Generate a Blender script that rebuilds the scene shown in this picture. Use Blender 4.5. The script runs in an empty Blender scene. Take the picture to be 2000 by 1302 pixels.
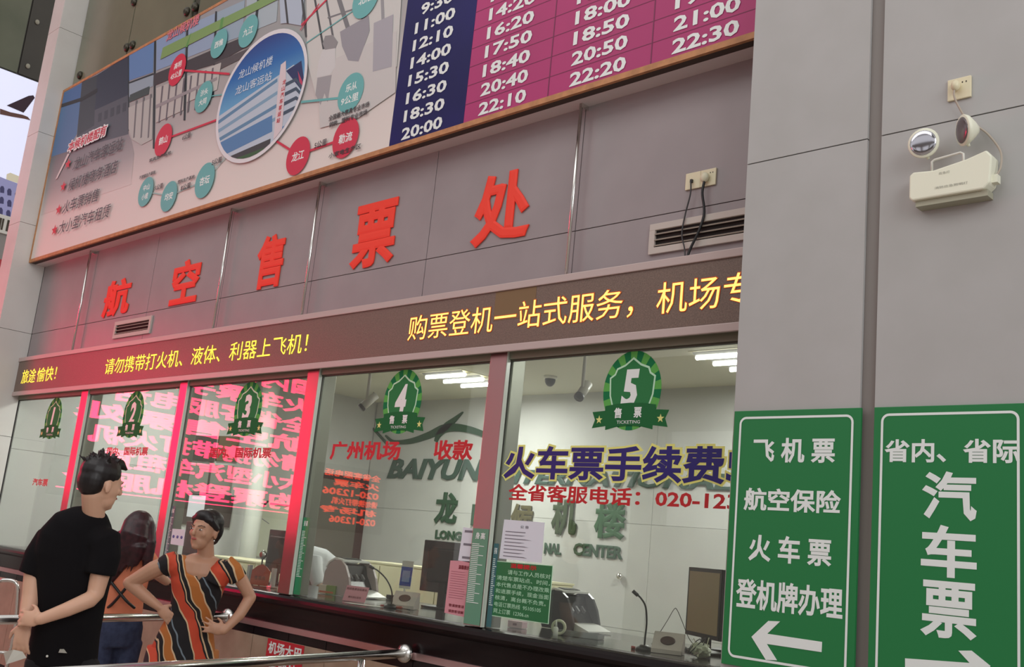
import bpy, bmesh, math, random
from mathutils import Vector, Matrix, noise
random.seed(7)
PI = math.pi
SC = bpy.context.scene
COL = SC.collection

# ------------------------------------------------------------------ camera
YAW, PITCH, ROLL, FPX = 0.788104295, 0.208040691, 0.0991144445, 2045.07
CAM = Vector((0.0, -4.0, 1.5))
_fwd = Vector((-math.sin(YAW)*math.cos(PITCH), math.cos(YAW)*math.cos(PITCH), math.sin(PITCH)))
_right = Vector((math.cos(YAW), math.sin(YAW), 0))
_up = _right.cross(_fwd)
CR = _right*math.cos(ROLL) + _up*math.sin(ROLL)
CU = -_right*math.sin(ROLL) + _up*math.cos(ROLL)
CF = _fwd
cd = bpy.data.cameras.new('camera'); cam = bpy.data.objects.new('camera', cd); COL.objects.link(cam)
cam.matrix_world = Matrix(((CR.x, CU.x, -CF.x, CAM.x), (CR.y, CU.y, -CF.y, CAM.y), (CR.z, CU.z, -CF.z, CAM.z), (0, 0, 0, 1)))
cd.sensor_width = 36; cd.lens = FPX/2000*36; cd.clip_start = .05; cd.clip_end = 300
SC.camera = cam

# ------------------------------------------------------------------ world, light, exposure
w = bpy.data.worlds.new('overcast daylight'); SC.world = w; w.use_nodes = True
w.node_tree.nodes['Background'].inputs[0].default_value = (1.0, .975, .96, 1)
w.node_tree.nodes['Background'].inputs[1].default_value = 0.70
SC.view_settings.view_transform = 'Standard'; SC.view_settings.look = 'None'
SC.view_settings.exposure = 0.0; SC.view_settings.gamma = 1.0; SC.view_settings.use_curve_mapping = False
SC.cycles.max_bounces = 8; SC.cycles.transparent_max_bounces = 12
SC.cycles.sample_clamp_indirect = 6
SC.cycles.use_denoising = True

def area(name, loc, rot, sx, sy, power, col=(1, 1, 1)):
    l = bpy.data.lights.new(name, 'AREA'); l.shape = 'RECTANGLE'; l.size = sx; l.size_y = sy; l.energy = power; l.color = col
    o = bpy.data.objects.new(name, l); COL.objects.link(o); o.location = loc; o.rotation_euler = rot
    return o
# unseen fill lights added to brighten the hall, overhead and from the right
area('hall_fill', (-5, -7, 8.8), (0.35, 0, 0), 12, 5, 300, (1, .98, .96))
area('hall_fill', (5.5, -5, 5.5), (0, PI/2+.12, 0), 4, 6, 330, (.97, .99, 1.0))  # side fill, added to lift the left pier
# office ceiling light (the fluorescent troffers) is added with the fixtures

# ------------------------------------------------------------------ helpers
def srgb(c):
    return tuple(((v/255)/12.92 if v/255 <= .04045 else ((v/255+.055)/1.055)**2.4) for v in c)
MATS = {}
def mat(name, rgb=(128, 128, 128), rough=.5, metal=0, emit=0, noise_amt=0, noise_scale=8, rgb2=None, spec=.5, bump=0, coat=0, alpha=1, sub=0):
    if name in MATS: return MATS[name]
    m = bpy.data.materials.new(name); m.use_nodes = True; nt = m.node_tree; b = nt.nodes['Principled BSDF']
    c = srgb(rgb); b.inputs['Base Color'].default_value = (*c, 1)
    b.inputs['Roughness'].default_value = rough; b.inputs['Metallic'].default_value = metal
    b.inputs['Specular IOR Level'].default_value = spec
    if coat: b.inputs['Coat Weight'].default_value = coat; b.inputs['Coat Roughness'].default_value = .05
    if sub: b.inputs['Subsurface Weight'].default_value = sub; b.inputs['Subsurface Radius'].default_value = (.02, .008, .004); b.inputs['Subsurface Scale'].default_value = .5
    if emit: b.inputs['Emission Color'].default_value = (*c, 1); b.inputs['Emission Strength'].default_value = emit
    if rgb2 is not None or noise_amt or bump:
        tc = nt.nodes.new('ShaderNodeTexCoord'); n = nt.nodes.new('ShaderNodeTexNoise')
        n.inputs['Scale'].default_value = noise_scale; n.inputs['Detail'].default_value = 5
        nt.links.new(tc.outputs['Object'], n.inputs['Vector'])
        if rgb2 is not None or noise_amt:
            r = nt.nodes.new('ShaderNodeValToRGB')
            c2 = srgb(rgb2) if rgb2 is not None else tuple(v*(1-noise_amt) for v in c)
            r.color_ramp.elements[0].position = .35; r.color_ramp.elements[1].position = .65
            r.color_ramp.elements[0].color = (*c2, 1); r.color_ramp.elements[1].color = (*c, 1)
            nt.links.new(n.outputs['Fac'], r.inputs['Fac']); nt.links.new(r.outputs['Color'], b.inputs['Base Color'])
            if emit: nt.links.new(r.outputs['Color'], b.inputs['Emission Color'])
        if bump:
            bp = nt.nodes.new('ShaderNodeBump'); bp.inputs['Strength'].default_value = bump; bp.inputs['Distance'].default_value = .01
            nt.links.new(n.outputs['Fac'], bp.inputs['Height']); nt.links.new(bp.outputs['Normal'], b.inputs['Normal'])
    MATS[name] = m
    return m

def glass(name, tint=(238, 246, 240), rough=0.0, f=1.0, haze=0.0):
    if name in MATS: return MATS[name]
    m = bpy.data.materials.new(name); m.use_nodes = True; nt = m.node_tree; nt.nodes.clear()
    out = nt.nodes.new('ShaderNodeOutputMaterial'); mix = nt.nodes.new('ShaderNodeMixShader')
    tr = nt.nodes.new('ShaderNodeBsdfTransparent'); tr.inputs[0].default_value = (*srgb(tint), 1)
    gl = nt.nodes.new('ShaderNodeBsdfGlossy'); gl.inputs['Roughness'].default_value = rough
    fr = nt.nodes.new('ShaderNodeFresnel'); ge = nt.nodes.new('ShaderNodeNewGeometry'); mm = nt.nodes.new('ShaderNodeMix')
    mm.inputs['A'].default_value = 1.5; mm.inputs['B'].default_value = 1/1.5
    nt.links.new(ge.outputs['Backfacing'], mm.inputs['Factor']); nt.links.new(mm.outputs['Result'], fr.inputs['IOR'])
    mul = nt.nodes.new('ShaderNodeMath'); mul.operation = 'MULTIPLY'; mul.inputs[1].default_value = f; mul.use_clamp = True
    nt.links.new(fr.outputs[0], mul.inputs[0]); nt.links.new(mul.outputs[0], mix.inputs[0])
    nt.links.new(gl.outputs[0], mix.inputs[2])
    if haze:
        df = nt.nodes.new('ShaderNodeBsdfDiffuse'); df.inputs[0].default_value = (.75, .8, .76, 1)
        mx = nt.nodes.new('ShaderNodeMixShader'); mx.inputs[0].default_value = haze
        nt.links.new(tr.outputs[0], mx.inputs[1]); nt.links.new(df.outputs[0], mx.inputs[2]); nt.links.new(mx.outputs[0], mix.inputs[1])
    else: nt.links.new(tr.outputs[0], mix.inputs[1])
    nt.links.new(mix.outputs[0], out.inputs[0])
    MATS[name] = m; return m

def ray(px, py): return CR*((px-1000)/FPX) - CU*((py-651)/FPX) + CF
def onY(px, py, y=0.0):
    d = ray(px, py); return CAM + d*((y-CAM.y)/d.y)
def onX(px, py, x):
    d = ray(px, py); return CAM + d*((x-CAM.x)/d.x)
def onZ(px, py, z):
    d = ray(px, py); return CAM + d*((z-CAM.z)/d.z)

def link(name, me, m=None, parent=None):
    o = bpy.data.objects.new(name, me); COL.objects.link(o)
    if m is not None and me is not None: me.materials.append(m)
    if parent is not None: o.parent = parent
    return o
def empty(name, loc=(0, 0, 0), rz=0):
    o = bpy.data.objects.new(name, None); COL.objects.link(o); o.location = loc; o.rotation_euler = (0, 0, rz); o.empty_display_size = .1
    return o
def tag(o, label=None, cat=None, group=None, kind=None):
    if label: o['label'] = label
    if cat: o['category'] = cat
    if group: o['group'] = group
    if kind: o['kind'] = kind
    return o
def thing(name, label, cat, group=None, loc=(0, 0, 0)):
    return tag(empty(name, loc), label, cat, group)
def bmobj(name, bm, m, parent=None, smooth=False):
    me = bpy.data.meshes.new(name); bm.normal_update(); bm.to_mesh(me); bm.free()
    o = link(name, me, m)
    if smooth:
        me.polygons.foreach_set('use_smooth', [True]*len(me.polygons))
    if parent is not None:
        o.parent = parent
        pm = world_of(parent)
        o.matrix_parent_inverse = pm.inverted()
    return o
def world_of(o):
    M = Matrix.Translation(o.location) @ o.rotation_euler.to_matrix().to_4x4()
    if o.parent is not None: M = world_of(o.parent) @ o.matrix_parent_inverse @ M
    return M

def box(bm, x0, x1, y0, y1, z0, z1, bev=0.0, M=None):
    r = bmesh.ops.create_cube(bm, size=1)
    vs = r['verts']
    for v in vs: v.co = Vector(((x0+x1)/2+v.co.x*(x1-x0), (y0+y1)/2+v.co.y*(y1-y0), (z0+z1)/2+v.co.z*(z1-z0)))
    if bev:
        es = list({e for v in vs for e in v.link_edges})
        rr = bmesh.ops.bevel(bm, geom=es, offset=bev, segments=2, profile=.6, affect='EDGES')
        vs = rr['verts'] if M is not None else vs
        vs = list({v for f in rr['faces'] for v in f.verts} | {v for v in vs if v.is_valid})
    if M is not None:
        for v in vs: v.co = M @ v.co
    return vs
def boxo(name, m, x0, x1, y0, y1, z0, z1, parent=None, bev=0.0, M=None):
    bm = bmesh.new(); box(bm, min(x0, x1), max(x0, x1), min(y0, y1), max(y0, y1), min(z0, z1), max(z0, z1), bev, M)
    return bmobj(name, bm, m, parent)
def frame_of(d):
    d = d.normalized(); a = Vector((0, 0, 1)) if abs(d.z) < .9 else Vector((1, 0, 0))
    s = d.cross(a).normalized(); return s, d.cross(s).normalized()
def tube(bm, pts, rad, seg=12, side=None, cap='round'):
    """swept tube through pts; rad: per-point radius or (ra, rb); ra along 'side'"""
    pts = [Vector(p) for p in pts]; n = len(pts)
    if not isinstance(rad, (list, tuple)): rad = [rad]*n
    rad = [(r, r) if not isinstance(r, (list, tuple)) else r for r in rad]
    dirs = []
    for i in range(n):
        d = pts[min(i+1, n-1)] - pts[max(i-1, 0)]
        dirs.append(d.normalized())
    s = side.copy() if side is not None else frame_of(dirs[0])[0]
    rings = []
    def ring(c, d, s, ra, rb):
        s2 = (s - d*s.dot(d)).normalized(); t = d.cross(s2)
        return [bm.verts.new(c + s2*(math.cos(a)*ra) + t*(math.sin(a)*rb)) for a in [2*PI*k/seg for k in range(seg)]], s2
    cs = []
    if cap == 'round':
        ra, rb = rad[0]
        for f in (.92, .6): cs.append((pts[0]-dirs[0]*(min(ra, rb)*f), dirs[0], ra*math.sqrt(1-f*f), rb*math.sqrt(1-f*f)))
    for i in range(n): cs.append((pts[i], dirs[i], rad[i][0], rad[i][1]))
    if cap == 'round':
        ra, rb = rad[-1]
        for f in (.6, .92): cs.append((pts[-1]+dirs[-1]*(min(ra, rb)*f), dirs[-1], ra*math.sqrt(1-f*f), rb*math.sqrt(1-f*f)))
    for c, d, ra, rb in cs:
        r, s = ring(c, d, s, ra, rb); rings.append(r)
    for i in range(len(rings)-1):
        for k in range(seg):
            bm.faces.new((rings[i][k], rings[i][(k+1) % seg], rings[i+1][(k+1) % seg], rings[i+1][k]))
    bm.faces.new(list(reversed(rings[0]))); bm.faces.new(rings[-1])
def tubeo(name, m, pts, rad, parent=None, seg=12, side=None, cap='flat'):
    bm = bmesh.new(); tube(bm, pts, rad, seg, side, cap); bmesh.ops.recalc_face_normals(bm, faces=bm.faces)
    return bmobj(name, bm, m, parent, True)
def curvepts(pts, n=6):
    pts = [Vector(p) for p in pts]; out = []
    for i in range(len(pts)-1):
        p0, p1, p2, p3 = pts[max(i-1, 0)], pts[i], pts[i+1], pts[min(i+2, len(pts)-1)]
        for k in range(n):
            t = k/n
            out.append(.5*((2*p1)+(p2-p0)*t+(2*p0-5*p1+4*p2-p3)*t*t+(3*p1-p0-3*p2+p3)*t**3))
    out.append(pts[-1]); return out
def ell(bm, c, ax, seg=16, rings=10):
    """ellipsoid with three axis vectors"""
    r = bmesh.ops.create_uvsphere(bm, u_segments=seg, v_segments=rings, radius=1)
    c = Vector(c)
    for v in r['verts']:
        p = v.co.copy(); v.co = c + ax[0]*p.x + ax[1]*p.y + ax[2]*p.z
def ello(name, m, c, ax, parent=None, seg=14, rings=8):
    bm = bmesh.new(); ell(bm, c, [Vector(a) for a in ax], seg, rings); bmesh.ops.recalc_face_normals(bm, faces=bm.faces)
    return bmobj(name, bm, m, parent, True)
def prism(bm, poly, y0, y1, pl='Y'):
    """poly: list of (a, z); extruded from y0 to y1"""
    def V(a, z, t): return Vector((a, t, z)) if pl == 'Y' else Vector((t, a, z))
    f = [bm.verts.new(V(a, z, y0)) for a, z in poly]
    if abs(y1-y0) < 1e-6: bm.faces.new(f); return
    b = [bm.verts.new(V(a, z, y1)) for a, z in poly]
    bm.faces.new(f); bm.faces.new(list(reversed(b)))
    n = len(poly)
    for i in range(n): bm.faces.new((f[i], b[i], b[(i+1) % n], f[(i+1) % n]))
def prismo(name, m, poly, y0, y1, parent=None, pl='Y'):
    bm = bmesh.new(); prism(bm, poly, y0, y1, pl); bmesh.ops.recalc_face_normals(bm, faces=bm.faces)
    return bmobj(name, bm, m, parent)
def pxpoly(pts, y):
    return [(p.x, p.z) for p in (onY(a, b, y) for a, b in pts)]
def prt(name, m, pts, y, parent, t=.0008):
    return prismo(name, m, pxpoly(pts, y), y, y+t, parent)
_ny = [0]
def NY():
    _ny[0] += 1; return YB-.0005-.00012*_ny[0]
def strip(a, b, wd):
    """quad of width wd (plane units) between plane points a, b"""
    a = Vector(a); b = Vector(b); d = (b-a).normalized(); n = Vector((-d.y, d.x))*wd/2
    return [tuple(a+n), tuple(b+n), tuple(b-n), tuple(a-n)]
# --- text
FONT = {}
def textdata(s, off=0.0, shear=0.0, sp=1.0, res=2, solid=False):
    """glyph outlines; off > 0 emboldens with a flat chamfer, vertices are (u, v, depth 0..1)"""
    k = (s, off, shear, sp, res, solid)
    if k not in FONT:
        c = bpy.data.curves.new('lettering', 'FONT'); c.body = s; c.size = 1; c.shear = shear; c.resolution_u = res; c.space_character = sp
        if off < 0: c.offset = off
        if off > 0: c.bevel_depth = off; c.bevel_resolution = 0
        if solid: c.extrude = .05
        o = bpy.data.objects.new('lettering', c); me = bpy.data.meshes.new_from_object(o)
        zs = [v.co.z for v in me.vertices]; z0 = min(zs) if solid else 0.0; zr = (max(zs)-z0) or 1.0
        vs = [(v.co.x, v.co.y, (v.co.z-z0)/zr) for v in me.vertices]
        fs = [tuple(p.vertices) for p in me.polygons if solid or min(vs[q][2] for q in p.vertices) > -1e-4]
        used = sorted({q for f in fs for q in f}); mp = {q: n for n, q in enumerate(used)}
        vs = [vs[q] for q in used]; fs = [tuple(mp[q] for q in f) for f in fs]
        bpy.data.objects.remove(o); bpy.data.curves.remove(c); bpy.data.meshes.remove(me)
        FONT[k] = (vs, fs)
    return FONT[k]
def lettering(name, s, m, a0, a1, z0, z1, y, parent=None, off=0.0, shear=0.0, thick=0.0, pl='Y', sp=1.0):
    """text fitted into the rectangle a0..a1, z0..z1 on the plane y (or x for pl='X')"""
    vs, fs = textdata(s, off, shear, sp, 2, thick > 0)
    xs = [v[0] for v in vs]; ys = [v[1] for v in vs]; x0, x1, y0, y1 = min(xs), max(xs), min(ys), max(ys)
    ksx = (a1-a0)/(x1-x0); ksz = (z1-z0)/(y1-y0); sg = -1 if pl == 'Y' else 1
    bm = bmesh.new(); P = []
    for u, v, d in vs:
        a = a0+(u-x0)*ksx; z = z0+(v-y0)*ksz; t = y+sg*d*(thick or .0001)
        P.append(bm.verts.new((a, t, z) if pl == 'Y' else (t, a, z)))
    for f in fs:
        try: bm.faces.new([P[i] for i in f])
        except ValueError: pass
    return bmobj(name, bm, m, parent)
def letpx(name, s, m, pbl, ptr, y, parent=None, **k):
    a = onY(pbl[0], pbl[1], y); b = onY(ptr[0], ptr[1], y)
    return lettering(name, s, m, a.x, b.x, a.z, b.z, y, parent, **k)
def letc(name, s, m, px, py, h, wd, y, parent=None, **k):
    c = onY(px, py, y); return lettering(name, s, m, c.x-wd/2, c.x+wd/2, c.z-h/2, c.z+h/2, y, parent, **k)

def letm(s, m, pl, pr, h, off=.02, shear=0.0):
    """banner text between the mid-height points pl and pr, h metres tall"""
    a, b = onY(pl[0], pl[1], YB), onY(pr[0], pr[1], YB); z = (a.z+b.z)/2
    return lettering('printed_lettering', s, m, a.x, b.x, z-h/2, z+h/2, NY(), bn, off=off, shear=shear)
# ------------------------------------------------------------------ materials
M_panel = mat('aluminium panel', (155, 145, 147), .36, spec=.55, rgb2=(149, 139, 141), noise_scale=3)
M_panelL = mat('aluminium panel pale', (178, 177, 176), .42, spec=.4, rgb2=(172, 171, 169), noise_scale=3)
M_pier = mat('pale pier panel', (214, 212, 208), .45, spec=.35, rgb2=(208, 205, 201), noise_scale=3)
M_gap = mat('panel joint shadow gap', (40, 36, 36), .8)
M_gapcol = mat('recessed filler', (132, 124, 120), .5)
M_steel = mat('stainless steel', (226, 224, 220), .2, 1)
M_brushed = mat('brushed steel mullion', (176, 142, 142), .30, 1)
M_channel = mat('steel channel', (132, 134, 116), .5)
M_redpaint = mat('red letter acrylic', (250, 60, 36), .5)
M_wood = mat('banner wood edge', (196, 138, 92), .6, noise_amt=.25, noise_scale=20)
M_black = mat('black plastic', (26, 25, 27), .4)
M_dark = mat('dark grey plastic', (58, 56, 58), .45)
M_white = mat('white plastic', (225, 224, 215), .4)
M_cream = mat('cream plastic', (222, 218, 190), .45)
M_granite = mat('dark red granite', (24, 13, 14), .25, rgb2=(15, 9, 10), noise_scale=60, spec=.25)
M_green = mat('sign green', (30, 122, 66), .4)
M_signw = mat('sign white', (232, 238, 236), .4)

# ------------------------------------------------------------------ structure
def struct(name, m, *a, parent=None, bev=0):
    o = boxo(name, m, *a, parent=parent, bev=bev)
    if parent is None: o['kind'] = 'structure'
    return o
fl = struct('floor', mat('polished floor tile', (168, 158, 146), .25, rgb2=(158, 148, 136), noise_scale=4), -14.4, 6, -14, 5.0, -.1, 0)
# facade wall: backing + panels
XL, XR = -10.96, -1.9
wb = struct('wall_back', M_gap, XL, XR, .022, .10, 2.60, 3.95)
xs = [XL+.004] + [-3.62-1.2145*k for k in range(5, -1, -1)] + [-2.405, XR]
for i in range(len(xs)-1):
    for z0, z1 in ((2.60, 3.229), (3.234, 3.946)):
        boxo('panel', M_panel, xs[i]+.003, xs[i+1]-.003, 0, .025, z0, z1, parent=wb)
# box-out above (carries the banner)
so = struct('trim_1', mat('soffit panel', (216, 206, 206), .5, spec=.3), XL, -2.36, -.098, .10, 3.9465, 3.956)
struct('trim_2', mat('banner carcass', (70, 58, 52), .8), XL+.005, -2.37, -.148, .10, 3.9475, 5.83)
# left clad pier
wl = struct('wall_left', M_gap, XL-.30, XL-.014, -.318, .5, 0, 10)
for z0, z1 in ((0, 1.10), (1.104, 2.17), (2.174, 3.230), (3.234, 4.342), (4.346, 5.33), (5.334, 6.52), (6.524, 8.2)):
    boxo('panel', M_pier, XL-.012, XL, -.322, -.002, z0, z1, parent=wl)
    boxo('panel', M_pier, XL-.30, XL-.002, -.33, -.318, z0, z1, parent=wl)
# right clad piers
YP = -.32
wr = struct('wall_right', M_gap, -2.353, .6, YP+.016, -.05, 0, 7)
for x0, x1 in ((-2.363, -1.816), (-1.757, -1.205), (-1.145, -.59)):
    for z0, z1 in ((0, 1.9), (1.904, 3.246), (3.251, 4.6), (4.604, 6.9)):
        boxo('panel', M_panelL, x0, x1, YP, YP+.02, z0, z1, parent=wr)
for x0, x1 in ((-1.815, -1.758), (-1.204, -1.146)):
    boxo('filler_strip', M_gapcol, x0, x1, YP+.014, YP+.03, 0, 6.9, parent=wr)
# office behind the glass
M_off = mat('office wall paint', (196, 197, 194), .7, rgb2=(190, 191, 188), noise_scale=2)
ob = struct('wall_office_back', M_off, XL-.02, .6, 4.54, 4.64, 0, 3.32)
for k in range(5):
    for z0, z1 in ((0, .9), (.903, 1.93), (1.933, 3.3)):
        x0 = XL+.004+2.3*k
        boxo('panel', M_off, x0, x0+2.296, 4.528, 4.542, z0, z1, parent=ob)
ol = struct('wall_office_left', M_off, XL-.06, XL-.013, .10, 4.66, 0, 3.32)
for y0, y1 in ((.02, .62), (.625, 1.7), (1.705, 2.9), (2.905, 4.52)):
    for z0, z1 in ((0, 1.1), (1.104, 2.06), (2.064, 3.3)):
        boxo('panel', M_off, XL-.012, XL+.002, y0, y1, z0, z1, parent=ol)
struct('wall_office_right', M_off, .5, .6, .1, 4.54, 0, 3.32)
struct('ceiling', mat('office ceiling', (205, 203, 186), .8), XL, .6, .10, 4.64, 3.30, 3.40)
# upper glass curtain wall above the banner
M_frost = mat('tinted curtain glass', (128, 128, 108), .2, rgb2=(108, 108, 92), noise_scale=.7, spec=.6)
ug = struct('wall_upper_glass', mat('curtain wall gap', (62, 62, 50), .5), XL+.01, 0, -.072, -.05, 5.84, 9.5)
for x0, x1 in ((-10.94, -9.70), (-9.68, -8.44), (-8.30, -7.06), (-7.04, -5.8), (-5.78, -4.5)):
    boxo('glass_panel', M_frost, x0, x1, -.09, -.075, 5.84, 9.4, parent=ug)
M_spid = mat('spider fitting', (70, 66, 56), .35, .6)
for px, py in ((262, 4), (247.6, 92.7), (365, 23), (381, 14), (156, 147), (259, 88)):
    p = onY(px, py, -.1); ello('spider_fitting', M_spid, (p.x, -.1, p.z), ((.045, 0, 0), (0, .03, 0), (0, 0, .045)), ug, 12, 6)

# side wall at the far left with lightbox, grille and red band
XS = -14.0
sw = struct('wall_side', mat('side wall cladding', (150, 146, 142), .5), XS-.1, XS, -9, .72, 0, 5.12)
boxo('corner_post', mat('corner post', (122, 118, 112), .5), XS-.02, XS+.02, .665, .72, 3.3, 7.06, parent=sw)
boxo('red_band', mat('red band', (186, 52, 62), .45), XS, XS+.012, -1.6, .66, 3.80, 4.575, parent=sw)
boxo('dark_band', mat('dark band', (52, 30, 44), .5), XS, XS+.012, -1.6, .66, 3.3, 3.798, parent=sw)
ug2 = struct('wall_side_glass', mat('dark curtain glass', (66, 62, 54), .25, rgb2=(56, 52, 46), noise_scale=1), XS-.06, XS-.03, -6, 1.2, 7.06, 10)
boxo('glass_panel', mat('green curtain glass', (108, 110, 92), .25, rgb2=(92, 96, 78), noise_scale=1.2), XS-.03, XS-.01, -3, .28, 7.075, 10, parent=ug2)
boxo('glass_panel', mat('dark curtain glass', ()), XS-.03, XS-.01, .30, 1.2, 7.075, 10, parent=ug2)
for px, py in ((73, 43), (54.6, 129)):
    p = onX(px, py, XS); ello('spider_fitting', mat('pale bolt', (160, 156, 140), .4), (XS, p.y, p.z), ((.02, 0, 0), (0, .03, 0), (0, 0, .035)), ug2, 10, 6)
lb = thing('advertising_lightbox', 'pale lit advert panel with airliner tail and purple building, beyond the left pier', 'advert panel')
bm = bmesh.new(); box(bm, XS-.08, XS, -1.6, .655, 5.16, 7.045)
bmobj('lit_face', bm, mat('lit lavender print', (214, 217, 240), .5, emit=.62), lb)
def xpoly(pts, x): return [(p.y, p.z) for p in (onX(a, b, x) for a, b in pts)]
def prx(name, m, pts, x, parent): return prismo(name, m, xpoly(pts, x), x, x+.0015, parent, 'X')
M_tail = mat('printed dark tail', (58, 34, 50), .6)
prx('printed_tail_fin', M_tail, [(13, 206), (56, 187), (65, 186), (68, 191), (46, 220)], XS+.003, lb)
prx('printed_fuselage', mat('printed brown fuselage', (110, 74, 66), .6), [(0, 212), (20, 219), (44, 224), (54, 228), (60, 235), (48, 232), (24, 228), (0, 223)], XS+.003, lb)
M_pb = mat('printed lilac building', (158, 158, 204), .6, emit=.15)
M_pbd = mat('printed indigo windows', (76, 74, 120), .6)
prx('printed_building', M_pb, [(-30, 336), (0, 345), (12, 350), (50, 364), (40, 426), (34, 429), (0, 419), (-30, 410)], XS+.002, lb)
prx('printed_roof_block', mat('printed cream block', (222, 214, 188), .6, emit=.2), [(13, 340), (20, 337), (52, 350), (49, 363), (12, 350)], XS+.003, lb)
for (cx, cy) in ((4, 369), (18, 374), (33, 380), (3, 390), (18, 396), (33, 401), (1, 411), (16, 416), (30, 421)):
    prx('printed_window', M_pbd, [(cx-3.5, cy+7), (cx-4, cy-2), (cx-1.5, cy-6), (cx+2.5, cy-5.5), (cx+4.5, cy-1), (cx+4, cy+8)], XS+.004, lb)
gr = thing('air_grille', 'white framed air grille with upright dark slots, below the lavender advert', 'grille')
boxo('frame', M_white, XS, XS+.03, -1.2, .648, 4.91, 5.15, gr, .004)
for k in range(14):
    y = .60-.115*k
    boxo('slot', mat('grille slot', (70, 62, 50), .7), XS+.028, XS+.034, y-.075, y-.03, 4.95, 5.10, gr)
    boxo('slot', mat('grille slot', ()), XS+.028, XS+.034, y-.022, y+.0, 4.95, 5.10, gr)

# opposite side of the hall (seen only in reflections)
wo = struct('wall_front', mat('far hall wall', (118, 114, 106), .7), -14, 8, -14.2, -14, 0, 2.4)
struct('wall_front_upper', mat('far hall wall', ()), -14, 8, -14.2, -14, 4.4, 6.0)
for k in range(7):
    struct('trim_3', mat('far hall wall', ()), -14+3.2*k, -13.2+3.2*k, -14.2, -14, 2.4, 4.4)
struct('wall_hall_ceiling', mat('hall ceiling', (120, 118, 112), .8), -14.4, 8, -14.2, -6.5, 9.4, 9.5)

# ------------------------------------------------------------------ counter
prof = [(-.012, 1.118), (-.030, 1.112), (-.045, 1.098), (-.050, 1.08), (-.045, 1.062), (-.030, 1.05), (-.018, 1.045), (-.014, .99), (-.012, .935), (-.012, 0), (.06, 0), (.06, 1.118)]
bm = bmesh.new()
prism(bm, [(y, z) for y, z in prof], XL+.02, -2.37, 'X'); bmesh.ops.recalc_face_normals(bm, faces=bm.faces)
ct = bmobj('ticket_counter', bm, M_granite)
tag(ct, 'long dark red granite ticket counter under the windows', 'counter')
boxo('counter_top', mat('black granite top', (30, 28, 26), .12, spec=.6, rgb2=(60, 58, 54), noise_scale=40), XL+.03, -.2, .058, 1.05, 1.085, 1.119, ct)
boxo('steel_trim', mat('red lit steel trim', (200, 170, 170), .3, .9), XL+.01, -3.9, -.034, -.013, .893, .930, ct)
for k in range(22):
    x0 = XL+.05+.40*k
    if x0 > -3: break
    boxo('black_tile', mat('black tile', (22, 16, 17), .2, spec=.3), x0, x0+.394, -.022, -.013, .842, .890, ct)
for k in range(9):
    x0 = XL+.05+.80*k
    boxo('beige_panel', mat('beige marble', (168, 148, 128), .3, rgb2=(152, 132, 112), noise_scale=6), x0, min(x0+.794, -4.42), -.022, -.013, .10, .838, ct)
    if x0+.794 > -4.42: break

# ------------------------------------------------------------------ windows
M_glass = glass('window glass', (243, 246, 242), 0, 1.1, .03)
edges = [XL+.01, -9.44, -9.30, -7.635, -7.515, -5.905, -5.765, -4.15, -4.01, -2.10]
for i in range(5):
    wn = empty('window_%d' % (i+1)); wn['kind'] = 'structure'
    x0, x1 = edges[2*i], edges[2*i+1]
    boxo('glass_pane', M_glass, x0+.004, x1-.002, .0034, .0110, 1.122, 2.545, wn)
    boxo('head_channel', M_channel, x0, x1, -.012, .03, 2.548, 2.60, wn)
    boxo('head_bar', mat('dark gasket', (70, 70, 58), .6), x0, x1, -.002, .022, 2.540, 2.5475, wn)
for i in range(4):
    x0, x1 = edges[2*i+1], edges[2*i+2]
    tr = empty('trim_%d' % (4+i)); tr['kind'] = 'structure'
    boxo('mullion_face', M_brushed, x0, x1-.010, -.022, .0, 1.122, 2.598, tr, .002)
    boxo('mullion_side', mat('grey mullion side', (150, 152, 140), .35, .6), x0+.012, x1+.004, .016, .115, 1.122, 2.598, tr, .004)
    boxo('glass_edge', mat('bright glass edge', (200, 208, 196), .2), x1-.009, x1-.003, -.022, .003, 1.122, 2.59, tr)

# ------------------------------------------------------------------ LED scrolling sign
led = thing('scrolling_led_sign', 'long brown LED ticker with amber Chinese text above the ticket windows', 'led sign')
M_ledf = mat('sign frame paint', (190, 172, 168), .36, spec=.6)
M_ledc = mat('led dot matrix face', (126, 104, 92), .38, rgb2=(100, 82, 72), noise_scale=160, spec=.6)
boxo('casing', M_ledf, XL+.004, -2.37, -.060, -.004, 2.60, 2.960, led)
boxo('frame_rail', M_ledf, XL+.004, -2.37, -.078, -.058, 2.927, 2.968, led, .004)
boxo('frame_rail', M_ledf, XL+.004, -2.37, -.078, -.058, 2.577, 2.618, led, .004)
boxo('display_face', M_ledc, XL+.006, -2.37, -.068, -.058, 2.618, 2.927, led)
boxo('display_patch', mat('replaced led tile', (124, 100, 68), .6), -4.11, -3.80, -.0692, -.0675, 2.76, 2.925, led)
M_amber = mat('amber led', (255, 200, 96), .5, emit=1.6)
M_yell = mat('yellow led', (255, 226, 70), .5, emit=1.3)
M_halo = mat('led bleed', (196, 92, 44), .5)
for s, x0, x1, z0, z1, mm in (('愉快！', -10.42, -9.97, 2.695, 2.835, M_yell), ('旅途', -10.80, -10.46, 2.695, 2.835, M_yell),
                              ('请勿携带打火机、液体、利器上飞机！', -8.935, -5.885, 2.695, 2.835, M_yell),
                              ('购票登机一站式服务，', -4.835, -3.13, 2.695, 2.85, M_amber), ('机场专', -2.988, -2.45, 2.695, 2.85, M_amber)):
    lettering('led_lettering', s, mm, x0, x1, z0, z1, -.0715, led, off=-.002)
    if mm is M_amber: lettering('led_bleed', s, M_halo, x0-.006, x1+.006, z0-.006, z1+.006, -.0698, led, off=.022)

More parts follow.
